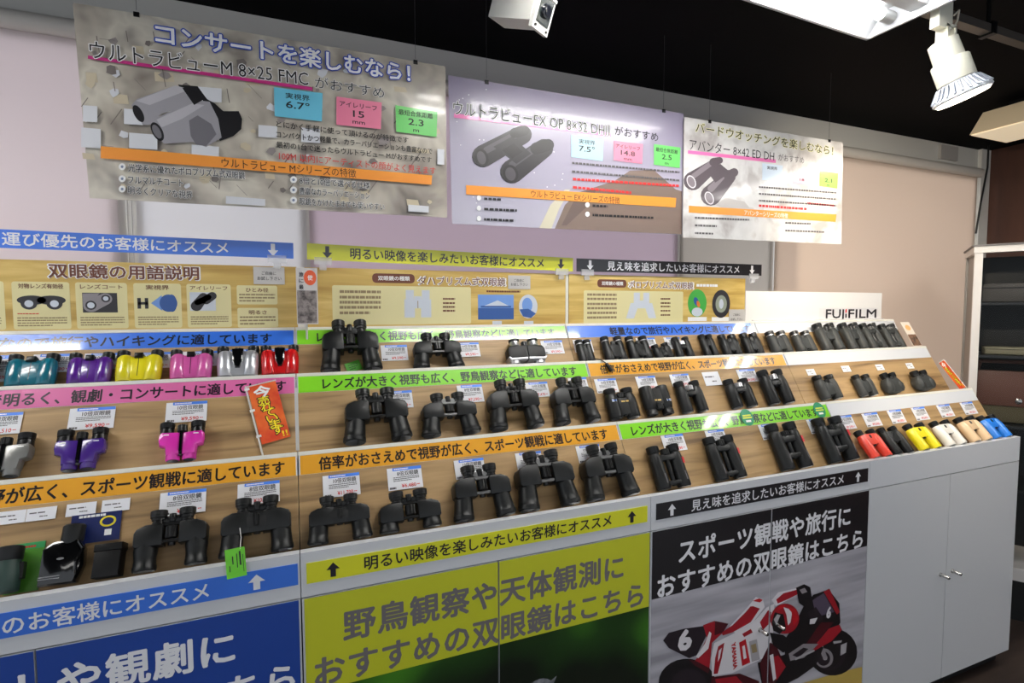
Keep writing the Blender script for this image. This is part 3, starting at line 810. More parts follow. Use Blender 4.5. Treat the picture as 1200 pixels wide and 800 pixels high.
# ------------------------------------------------------------------ sign strips clipped above the header boards
def top_sign(x0, x1, z0, z1, m, mi, body, ta, tb, arrows, label, slope):
    s = Sheet('overhead_strip_sign', label, 'sign', (x0, .515, z0), (PI / 2, slope, 0), x1 - x0, z1 - z0, m, 'strip signs above the header boards', .0015)
    h = z1 - z0
    s('lettering', mi).text(body, ta - x0, tb - x0, h * .5, .036, .0005, .02)
    for ax_ in arrows: s('arrow', mi).arrow(ax_ - x0, h * .5, .028, .036, .0005, up=False)
    for t in (.05, .95):
        cx = (x1 - x0) * t
        g = s('clip', M_CLEAR); g.box(cx - .025, cx + .025, -.014, .008, -.004, .004); g.box(cx - .01, cx + .01, -.03, -.004, -.008, -.001)
    s.done()


top_sign(-.897, .001, 1.628, 1.674, S_BLUE, S_WHITE, '持ち運び優先のお客様にオススメ', -.744, -.17, (-.054,), 'blue strip sign with a white arrow above the term board', .006)
top_sign(.038, .934, 1.622, 1.670, S_YEL, S_INK, '明るい映像を楽しみたいお客様にオススメ', .162, .817, (.095, .885), 'yellow strip sign with black arrows above the lake board', .015)
top_sign(.949, 1.842, 1.609, 1.656, S_BLACK, S_WHITE, '見え味を追求したいお客様にオススメ', 1.078, 1.718, (1.005, 1.788), 'black strip sign with white arrows above the bird board', -.004)

# notice cards
for i, (x0, x1, z0, z1, lb) in enumerate(((-.108, -.025, 1.547, 1.597, 'grey notice card at the corner of the term board'), (.687, .771, 1.543, 1.590, 'grey notice card overlapping the title of the lake board'), (1.68, 1.767, 1.408, 1.470, 'grey notice card at the foot of the bird board'))):
    s = Sheet('notice_card', lb, 'card', (x0, YH - .003, z0), VERT, x1 - x0, z1 - z0, mat('card_grey', (198, 194, 190), .4, coat=.3), 'trial notice cards', .001)
    h = z1 - z0
    s('lettering', M_INK).text('ご自由に', .022, .060, h * .64, .0115, .0004, .01).text('お試し下さい', .010, .074, h * .34, .0115, .0004, .01)
    s.done()

# vertical pop card on a white pole
s = Sheet('pop_card', 'small two-tone vertical card on a white pole between term and lake boards', 'card', (.006, .468, 1.43), VERT, .058, .163, mat('pop_grey', (206, 202, 200), .4), None, .0015)
s('photo_print', ramp_mat('pop_photo', [(0.35, (70, 62, 60)), (0.6, (150, 140, 136)), (0.75, (90, 82, 80))], 60, (1, 1, 1), .4)).rect(.002, .055, .003, .098, .0004)
s('red_print', mat('print_vermilion', (224, 92, 50), .4)).ell(.038, .135, .017, .022, .0004)
s('lettering', M_INK).text('旅', .008, .020, .144, .014, .0006, .02).text('に', .008, .020, .126, .014, .0006, .02).text('最', .008, .020, .108, .014, .0006, .02)
s('lettering', M_WHITE).text('使', .031, .045, .135, .016, .0008, .02)
G().cyl((.026, .0, -.006), (.026, -.155, -.075), .003, n=10).build('pole', M_STRING, s.o)
s.done()


# pole seam between blue and yellow units
tag(G().box(-.004, .004, .208, .214, 1.125, 1.28).build('divider_strip', M_STRING), 'thin white divider strip between pink and green shelf strips', 'divider')

# "selling now" flag and its twin at the row end
def sale_flag(loc, rot, sc_, label, px_=-.004, wx=1.0):
    s = Sheet('sale_flag', label, 'flag', loc, rot, .068, .158, ramp_mat('flag_orange', [(0.35, (206, 52, 28)), (0.6, (232, 112, 44)), (0.8, (190, 44, 26))], 14, (1, 1, 1), .45, coord='obj') if 'flag_orange' not in MATS else MATS['flag_orange'], 'small sale flags', .001)
    s('white_lettering', M_WHITE).text('今', .012, .050, .137, .034, .0008, .05)
    s('lettering_outline', M_INK)
    for i, c_ in enumerate('売れています'):
        y_ = .112 - i * .0172; xx = .016 + i * .003
        s('lettering_outline', M_INK).text(c_, xx - .001, xx + .027, y_, .0265, .0008, .09)
        s('lettering', mat('flag_yellow', (246, 226, 40), .45)).text(c_, xx, xx + .026, y_, .025, .0012, .02)
    s('lettering', MATS['flag_yellow']).text('!!', .052, .064, .014, .02, .0012, .03)
    G().cyl((px_, -.035, -.001), (px_, .162, -.001), .0022, n=10).build('pole', M_STRING, s.o)
    for y in (.02, .09, .15): G().box(px_ - .004, px_ + .008 if px_ < 0 else px_ + .004, y, y + .006, -.002, .0012).build('loop', M_WHITE, s.o)
    G().cyl((-.004, .160, -.001), (.07, .160, -.001), .002, n=8).build('cross_bar', M_STRING, s.o)
    s.done(); s.o.scale = (sc_ * wx, sc_, sc_)
    return s.o


# ------------------------------------------------------------------ price cards on the wood panels
def slope(t, x, s_, off):
    y, z = tier_base(t); return Vector((x, y, z)) + UP * s_ + NORM * off


CARDMESH = {}
def price_card(t, x, w, s_, h, price, title, label, plain=False):
    key = (price, title, plain, round(h, 3))
    o = G().box(-w / 2, w / 2, -h / 2, h / 2, -.0008, 0).build('price_card', M_PAPER)
    tag(o, label, 'price card', 'price cards on the shelf panels')
    o.location = slope(t, x, s_, .003); o.rotation_euler = (PI / 3, 0, 0)
    if plain:
        G().lines(-w * .4, w * .4, -.002, h * .3, 1, .0004, .25).lines(-w * .05, w * .35, -h * .3, -h * .1, 1, .0004, .4).build('fine_print', M_FINE, o)
        return o
    G().rect(-w * .34, w * .5, h * .36, h * .5, .0003).build('blue_band', S_BAND, o)
    g = G().lines(-w * .30, w * .3, h * .40, h * .46, 1, .0006, .8); g.build('band_print', M_WHITE, o)
    g = G().text(title, -w * .22, w * .40, h * .22, .0125, .0004, .012); g.build('lettering', M_INK, o)
    g = G().lines(-w * .34, w * .42, -h * .14, h * .09, 3, .0004, .45).lines(-w * .46, -w * .2, -h * .46, -h * .36, 1, .0004, .9); g.build('fine_print', M_FINE, o)
    G().text(price, -w * .12, w * .30, -h * .33, .0125, .0004, .018).lines(w * .33, w * .45, -h * .36, -h * .3, 1, .0004, .6).build('price_lettering', M_RED, o)
    return o


CARDS = [('a0', 1, -.663, .049, .064, .070), ('a1', 1, -.561, .083, .074, .050), ('a2', 1, -.456, .086, .075, .045), ('a3', 1, -.350, .084, .073, .046), ('a4', 1, -.243, .087, .073, .045), ('a5', 1, -.139, .086, .077, .042), ('a6', 1, -.040, .074, .076, .041),
         ('b7', 2, -.610, .076, .129, .050), ('b8', 2, -.443, .088, .128, .053), ('b9', 2, -.252, .088, .129, .052), ('c13', 3, -.233, .087, .136, .050), ('c14', 3, -.084, .087, .137, .048),
         ('d15', 1, .283, .081, .072, .053), ('d16', 1, .519, .083, .075, .051), ('d17', 1, .828, .083, .074, .051), ('e18', 2, .269, .076, .125, .052), ('e19', 2, .481, .079, .129, .055), ('e20', 2, .701, .077, .128, .050), ('e21', 2, .850, .068, .134, .053),
         ('f22', 3, .096, .085, .132, .053), ('f23', 3, .248, .086, .131, .055), ('f24', 3, .419, .082, .135, .050), ('f25', 3, .591, .078, .137, .048), ('f26', 3, .780, .078, .137, .050),
         ('g27', 1, .950, .075, .075, .050), ('g29', 1, 1.223, .085, .076, .050), ('g31', 1, 1.345, .075, .075, .050), ('h41', 2, .953, .083, .126, .050), ('h42', 2, 1.114, .081, .127, .049), ('h43', 2, 1.258, .083, .129, .046), ('h44', 2, 1.399, .075, .127, .053), ('h45', 2, 1.570, .090, .130, .051),
         ('h46', 2, 1.902, .046, .127, .027), ('h47', 2, 2.108, .048, .132, .027), ('h48', 2, 2.316, .047, .129, .027), ('h49', 2, 2.514, .045, .127, .027),
         ('i50', 3, 1.083, .084, .139, .052), ('i51', 3, 1.252, .078, .139, .052), ('i52', 3, 1.481, .080, .139, .052), ('i53', 3, 1.707, .080, .139, .052), ('i54', 3, 1.857, .084, .139, .052), ('i55', 3, 1.998, .086, .138, .052), ('i56', 3, 2.140, .082, .139, .053), ('i57', 3, 2.284, .082, .139, .053), ('i58', 3, 2.444, .085, .139, .052), ('i59', 3, 2.600, .085, .138, .053)]
PRICE = {'b7': '¥9,510', 'b8': '¥9,590', 'b9': '¥9,590', 'c13': '¥8,280', 'c14': '¥10,800', 'f22': '¥11,700', 'f23': '¥6,480', 'e20': '¥7,470', 'e19': '¥7,290'}
TITLE = {'c13': '8倍双眼鏡', 'c14': '8倍双眼鏡', 'f23': '8倍双眼鏡', 'e19': '8倍双眼鏡'}

# ------------------------------------------------------------------ binoculars
# local frame: x across, y from objectives (0) to eyecups, z out of the shelf panel
def eyecup(g, x, y0, y1, z, r):
    L = y1 - y0
    return g.lathe((x, y0, z), (x, y0 + 1, z), [(0, r * .82), (L * .25, r * .82), (L * .28, r * .97), (L * .5, r * .97), (L * .53, r), (L * .95, r), (L, r * .93), (L, r * .62), (L * .8, r * .55)], 24)


def knob(g, y0, y1, z, r, x=0):
    n = 28; vs = []; fs = []
    for y, k in ((y0, .86), (y0 + .002, 1), (y1 - .002, 1), (y1, .86)):
        for i in range(n):
            w = 2 * PI * i / n; rr = r * k * (1 + (.035 if i % 2 else -.035))
            vs.append((x + rr * math.cos(w), y, z + rr * math.sin(w)))
    for j in range(3):
        for i in range(n): fs.append((j * n + i, (j + 1) * n + i, (j + 1) * n + (i + 1) % n, j * n + (i + 1) % n))
    fs.append(tuple(range(n))); fs.append(tuple(reversed(range(3 * n, 4 * n))))
    return g.add(vs, fs, False)


def porro(splay=.012, br0=.030, br1=.0255, hin=.021, low=.060, plate=False, mark=True, body=None, trim=None):
    b = body or M_BLK; P_ = []
    for s_ in (-1, 1):
        x0, x1 = s_ * (.059 + splay * .5), s_ * (.059 - splay * .2)
        g = G().lathe((x0, 0, .031), (x1, .07, .031), [(0, br0 * .93), (.002, br0), (.012, br0), (.0135, br0 * .96), (.03, br0 * .92), (.05, br1 * 1.04), (.07, br1)], 28)
        P_.append(('objective_tube', g, b))
        g = G().lathe((x0, .0, .031), (x0, -.001, .031), [(-.001, br0 * .86), (.0008, br0 * .84)], 24)
        P_.append(('objective_lens', g, M_LENS))
        pts = [(hin, low - .004), (.080, low - .004), (.0855, low + .002), (.0855, low + .034), (.080, low + .044), (.060, low + .053), (hin + .004, low + .053), (hin, low + .048)]
        if s_ < 0: pts = [(-x, y) for x, y in reversed(pts)]
        P_.append(('prism_housing', G().pill(pts, .007, .058, .006), b))
        P_.append(('eyepiece', G().lathe((s_ * .034, low + .05, .036), (s_ * .034, 1, .036), [(0, .016), (.008, .016), (.009, .014), (.02, .014)], 24), M_BLK2))
        P_.append(('eyecup', eyecup(G(), s_ * .034, low + .064, low + .090, .036, .0205), b))
    P_.append(('focus_wheel', knob(G(), low + .012, low + .044, .046, .0145), M_BLK2))
    P_.append(('hinge', G().cyl((0, low - .006, .034), (0, low + .072, .034), .009, n=18, bev=.002).cyl((0, low + .056, .040), (0, low + .078, .040), .0085, n=18, bev=.002), M_BLK2))
    P_.append(('eyepiece_bridge', G().pill([(-.034, low + .060), (-.012, low + .054), (.012, low + .054), (.034, low + .060), (.034, low + .070), (-.034, low + .070)], .034, .043, .002), trim or M_BLK2))
    P_.append(('lower_arm', G().box(-.026, .026, low + .002, low + .009, .030, .052).box(-.026, .026, low + .046, low + .053, .028, .050), trim or M_BLK2))
    if plate:
        P_.append(('body_plate', G().pill([(-.05, low - .004), (.05, low - .004), (.056, low + .012), (.056, low + .05), (-.056, low + .05), (-.056, low + .012)], .040, .0575, .005), b))
        P_.append(('body_window', G().pill([(-.024, low + .010), (.024, low + .010), (.024, low + .036), (-.024, low + .036)], .0572, .0582, .0005), mat('window_black', (6, 6, 7), .6)))
    if mark: P_.append(('logo_print', G().box(.0705, .0735, low + .014, low + .036, .0568, .0573), M_GOLD))
    return P_, (.176, low + .090, .058)


def roof(L=.15, r=.0225, sp=.033, bridges=((.075, .115),), kb=(.105, .132), knobm=None, body=None, cup=None, silver=False, red=False, flag=False, mark=False, fat=1.0, rings=True, window=False, kr=.0135, logo=None):
    b = body or M_BLK; cup = cup or M_BLK2; P_ = []
    z = r + .002
    for s_ in (-1, 1):
        x = s_ * sp
        ti = L * .80
        g = G().lathe((x, 0, z), (x, 1, z), [(0, r * .86), (.002, r * .97), (.004, r), (L * .2, r * 1.0), (L * .42, r * .92 * fat), (L * .62, r * .93 * fat), (ti * .97, r * .86), (ti, r * .80)], 28)
        P_.append(('barrel', g, b))
        P_.append(('objective_lens', G().lathe((x, 0, z), (x, -1, z), [(-.0005, r * .8), (.0006, r * .78)], 22), M_LENS))
        if silver: P_.append(('silver_ring', G().lathe((x, ti * .985, z), (x, 1, z), [(0, r * .74), (.001, r * .78), (.005, r * .78), (.006, r * .74)], 24), M_SILV))
        P_.append(('eyecup', eyecup(G(), x, ti * .98, L, z, r * .90), cup))
        if mark: P_.append(('strap_lug', G().box(x + s_ * r * .8 - .003, x + s_ * r * .8 + .003, L * .66, L * .70, z, z + .008), cup))
    for y0, y1 in bridges:
        P_.append(('bridge', G().pill([(-sp, y0), (sp, y0), (sp, y1), (-sp, y1)], z - r * .45, z + r * .72, .003), b))
    P_.append(('hinge', G().cyl((0, bridges[-1][0] - .004, z + r * .2), (0, kb[0], z + r * .2), .0075, n=16, bev=.0015), cup))
    P_.append(('focus_wheel', knob(G(), kb[0], kb[1], z + r * .25, kr), knobm or cup))
    if red: P_.append(('red_badge', G().box(sp + r * .40, sp + r * .72, L * .52, L * .66, z + r * .55, z + r * .90), mat('badge_red', (204, 40, 48), .4)))
    if red: P_.append(('logo_print', G().box(-sp + r * .1, -sp + r * .28, L * .12, L * .34, z + r * .985, z + r * 1.012).box(sp + r * .1, sp + r * .28, L * .14, L * .34, z + r * .985, z + r * 1.012), M_FINE))
    if flag:
        P_.append(('flag_print', G().box(-sp - .012, -sp + .006, L * .52, L * .60, z + r * .93, z + r * 1.0), mat('print_flagwhite', (228, 232, 240), .4)))
        P_.append(('flag_cross', G().box(-sp - .012, -sp + .006, L * .55, L * .57, z + r * .95, z + r * 1.02), S_BLUE))
        P_.append(('logo_print', G().box(-.008, .006, L * .50, L * .55, z + r * .72, z + r * .76).box(.010, .022, L * .50, L * .55, z + r * .74, z + r * .82), M_GOLD))
    return P_, (2 * (sp + r), L, 2 * r + .004)


def shell(c, v=False, name='shell'):
    """colourful compact: smooth one-piece body, eyecups at the outer corners, black wheel in the middle"""
    P_ = []
    pts = [(-.0505, 0), (.0505, 0), (.0535, .028), (.0545, .056), (.046, .073), (-.046, .073), (-.0545, .056), (-.0535, .028)]
    P_.append(('body', G().pill(pts, .002, .038, .011), c))
    for s_ in (-1, 1):
        P_.append(('barrel_shell', G().lathe((s_ * .0315, 0, .0235), (s_ * .0345, .08, .0235), [(0, .019), (.002, .0205), (.03, .0215), (.055, .0215), (.068, .0195), (.074, .015)], 28), c))
        P_.append(('eyecup', eyecup(G(), s_ * .040, .068, .090, .022, .0155), M_BLK2))
        P_.append(('objective_lens', G().cyl((s_ * .017, .0005, .021), (s_ * .017, -.001, .021), .0115, n=20), M_LENS))
    if v:
        P_.append(('centre_panel', G().pill([(-.006, .022), (.006, .022), (.014, .045), (.015, .078), (-.015, .078), (-.014, .045)], .030, .0470, .005), M_GLOSS))
        P_.append(('focus_wheel', knob(G(), .072, .082, .030, .0125), M_BLK2))
    else:
        P_.append(('centre_panel', G().pill([(-.010, .064), (.010, .064), (.010, .078), (-.010, .078)], .02, .046, .003), M_BLK2))
        P_.append(('hinge_line', G().box(-.0007, .0007, .012, .064, .0375, .0386), M_BLK2))
    return P_, (.109, .09, .046)


def reverse_porro(c):
    P_ = []
    for s_ in (-1, 1):
        pts = [(.002, .012), (.034, .012), (.037, .036), (.050, .040), (.053, .055), (.052, .070), (.046, .078), (.002, .074)]
        if s_ < 0: pts = [(-x, y) for x, y in reversed(pts)]
        P_.append(('body_half', G().pill(pts, .002, .038, .008), c))
        P_.append(('objective_tube', G().lathe((s_ * .019, 0, .020), (s_ * .019, 1, .020), [(0, .015), (.002, .0165), (.02, .0165)], 24), c))
        P_.append(('objective_lens', G().cyl((s_ * .019, .0004, .020), (s_ * .019, -.001, .020), .0135, n=20), M_LENS))
        P_.append(('eyepiece', G().lathe((s_ * .036, .074, .021), (s_ * .036, 1, .021), [(0, .0165), (.010, .0165), (.011, .014)], 22), M_BLK2))
        P_.append(('eyecup', eyecup(G(), s_ * .036, .082, .105, .021, .0175), M_BLK2))
    P_.append(('focus_wheel', knob(G(), .076, .096, .026, .0115), M_BLK2))
    P_.append(('hinge', G().box(-.003, .003, .02, .076, .032, .040).cyl((0, .010, .028), (0, .030, .028), .0065, n=14, bev=.001), M_GLOSS))
    P_.append(('logo_print', G().box(.028, .040, .066, .0685, .0378, .0384).box(-.040, -.028, .066, .0685, .0378, .0384), M_WHITE))
    return P_, (.106, .105, .042)


def classic():
    """leather-clad compact with bright eyepieces and silver edge"""
    P_ = []; lea = mat('black_leather', (22, 22, 23), .45, bump=.5, bscale=900)
    for s_ in (-1, 1):
        pts = [(.003, .02), (.060, .018), (.066, .028), (.066, .052), (.058, .064), (.003, .066)]
        if s_ < 0: pts = [(-x, y) for x, y in reversed(pts)]
        P_.append(('body_half', G().pill(pts, .004, .042, .006), lea))
        e = [(.003, .012), (.060, .010), (.068, .022), (.064, .024), (.058, .018), (.003, .020)]
        if s_ < 0: e = [(-x, y) for x, y in reversed(e)]
        P_.append(('silver_edge', G().pill(e, .003, .043, .001), M_SILV))
        P_.append(('objective_tube', G().cyl((s_ * .044, 0, .022), (s_ * .044, .014, .022), .019, n=22), M_SILV))
        P_.append(('eyepiece', G().lathe((s_ * .033, .064, .024), (s_ * .033, 1, .024), [(0, .018), (.004, .0165), (.018, .0165), (.019, .015)], 24), M_SILV))
        P_.append(('eyecup', eyecup(G(), s_ * .033, .081, .091, .024, .0185), M_BLK2))
    P_.append(('focus_wheel', knob(G(), .064, .082, .028, .011), M_BLK2))
    P_.append(('hinge', G().cyl((0, .014, .032), (0, .068, .032), .006, n=14), M_BLK2))
    return P_, (.134, .091, .044)


def bulged():
    """charcoal compact whose body widens into two lobes below narrow eyepieces"""
    P_ = []
    pts = [(-.018, 0), (.018, 0), (.030, .004), (.047, .012), (.055, .030), (.050, .050), (.036, .066), (.024, .070), (.008, .064), (-.008, .064), (-.024, .070), (-.036, .066), (-.050, .050), (-.055, .030), (-.047, .012), (-.030, .004)]
    P_.append(('body', G().pill(pts, .003, .040, .012), M_GREY))
    for s_ in (-1, 1):
        P_.append(('prism_lobe', G().lathe((s_ * .032, .006, .024), (s_ * .032, 1, .024), [(0, .014), (.01, .021), (.03, .022), (.048, .015)], 24), M_GREY))
        P_.append(('eyecup', eyecup(G(), s_ * .025, .062, .090, .024, .0165), M_BLK2))
    P_.append(('focus_wheel', knob(G(), .058, .072, .03, .010), M_BLK2))
    return P_, (.112, .09, .046)


PROTO = {}
def proto(key, fn, *a, **k):
    if key not in PROTO:
        parts, dims = fn(*a, **k)
        PROTO[key] = ([(n, g.mesh(n, m)) for n, g, m in parts], dims)
    return PROTO[key]


def place(key, t, x, W, L, label, group, spin=0.0, tilt=60.0, base=None, flip=False, zs=None, cat='binoculars', name='binoculars'):
    parts, (w, l, h) = PROTO[key]
    y, z = tier_base(t) if base is None else base
    kx, ky = W / w, L / l
    r = empty(name, (x, y, z), (0, 0, 0), (kx, ky, zs or min(1.25, max(.75, (kx + ky) / 2))))
    m = Matrix.Rotation(math.radians(tilt), 4, 'X') @ Matrix.Rotation(spin, 4, 'Z')
    r.rotation_euler = m.to_euler()
    n_ = Vector((0, -math.sin(math.radians(tilt)), math.cos(math.radians(tilt)))); u_ = Vector((0, math.cos(math.radians(tilt)), math.sin(math.radians(tilt))))
    r.location = Vector((x, y, z)) + n_ * .002 + u_ * .003
    if flip:
        m = Matrix.Rotation(math.radians(tilt), 4, 'X') @ Matrix.Rotation(PI + spin, 4, 'Z'); r.rotation_euler = m.to_euler()
        r.location = Vector((x, y, z)) + n_ * .002 + u_ * (L + .003)
    for n, me in parts:
        o = bpy.data.objects.new(n, me); COL.objects.link(o); o.parent = r
    tag(r, label, cat, group)
    return r


def paint(n, c, r=.25): return mat('paint_' + n, c, r, coat=.6)


C_TEAL, C_PUR, C_YEL, C_PNK, C_RED = paint('teal', (14, 104, 124)), paint('purple', (84, 30, 138)), paint('yellow', (230, 216, 30)), paint('pink', (206, 88, 160)), paint('red', (206, 22, 26))
C_SIL = mat('paint_silver', (196, 198, 204), .3, .5, coat=.5); C_MAG = paint('magenta', (212, 50, 166)); C_VIO = paint('violet', (66, 34, 128)); C_GUN = mat('paint_gunmetal', (138, 138, 136), .35, .6)
for k, c in (('teal', C_TEAL), ('black', M_GLOSS), ('purple', C_PUR), ('yellow', C_YEL), ('pink', C_PNK)): proto('shell_' + k, shell, c)
proto('shell_silver', shell, C_SIL, True); proto('shell_red', shell, C_RED, True)
for k, c in (('gun', C_GUN), ('violet', C_VIO), ('magenta', C_MAG)): proto('rp_' + k, reverse_porro, c)
proto('porro', porro); proto('porro_wide', porro, .008, .029, .0255, .014, .056, True); proto('porro_short', porro, .002, .027, .024, .020, .030, False, False)
proto('porro_straight', porro, .0, .0275, .027, .018, .062, False, False); proto('porro_bright', porro, .012, .030, .0255, .020, .064, False, False, None, mat('trim_grey', (120, 120, 120), .35, .4))
proto('classic', classic); proto('bulged', bulged)
proto('pocket', roof, .092, .0165, .0165, ((.012, .06),), (.058, .07), None, None, None, True, kr=.008)
proto('leather', roof, .096, .018, .029, ((.012, .062),), (.060, .076), None, None, None, True, kr=.009)
proto('wheelie', roof, .10, .017, .027, ((.045, .062),), (.062, .080), M_SILV, kr=.012)
proto('slim', roof, .10, .0165, .0195, ((.05, .075),), (.07, .08), kr=.007)
proto('compact', roof, .095, .0185, .027, ((.018, .060),), (.056, .074), kr=.0105, fat=1.12)
proto('compact_grey', roof, .095, .0185, .030, ((.014, .064),), (.060, .076), None, M_GREY, kr=.010, fat=1.1)
proto('compact_ring', roof, .100, .0200, .030, ((.012, .066),), (.062, .078), None, M_GREY, None, True, kr=.010, fat=1.05)
proto('roof_grey', roof, .135, .0215, .034, ((.050, .098),), (.094, .116), None, M_GREY, kr=.013, fat=1.1)
proto('roof_open', roof, .135, .0190, .0315, ((.080, .104), (.012, .034)), (.098, .118), None, M_GREY, kr=.011)
proto('marine', roof, .125, .0235, .034, ((.012, .082),), (.082, .104), flag=True, fat=1.1, kr=.014, cup=M_BLK)
proto('premium', roof, .135, .0220, .0355, ((.070, .090),), (.092, .114), M_SILV, cup=M_BLK, mark=True, fat=1.08, kr=.0165)
proto('pro', roof, .145, .0220, .0375, ((.092, .112), (.010, .024)), (.110, .132), red=True, fat=1.02, kr=.014, mark=True, cup=M_BLK)
proto('tall', roof, .160, .0225, .0375, ((.090, .112), (.036, .052)), (.112, .130), red=True, fat=1.0, kr=.013, mark=True, cup=M_BLK)
for k, c in (('orange', paint('scarlet', (226, 62, 40), .4)), ('ink', M_BLK), ('lemon', paint('lemon', (240, 222, 20), .4)), ('ivory', paint('ivory', (234, 230, 222), .4)), ('sand', paint('sand', (222, 190, 150), .4)), ('azure', paint('azure', (30, 120, 216), .4))):
    proto('mini_' + k, roof, .105, .0165, .030, ((.046, .088),), (.070, .084), None, c, kr=.009, fat=1.12)

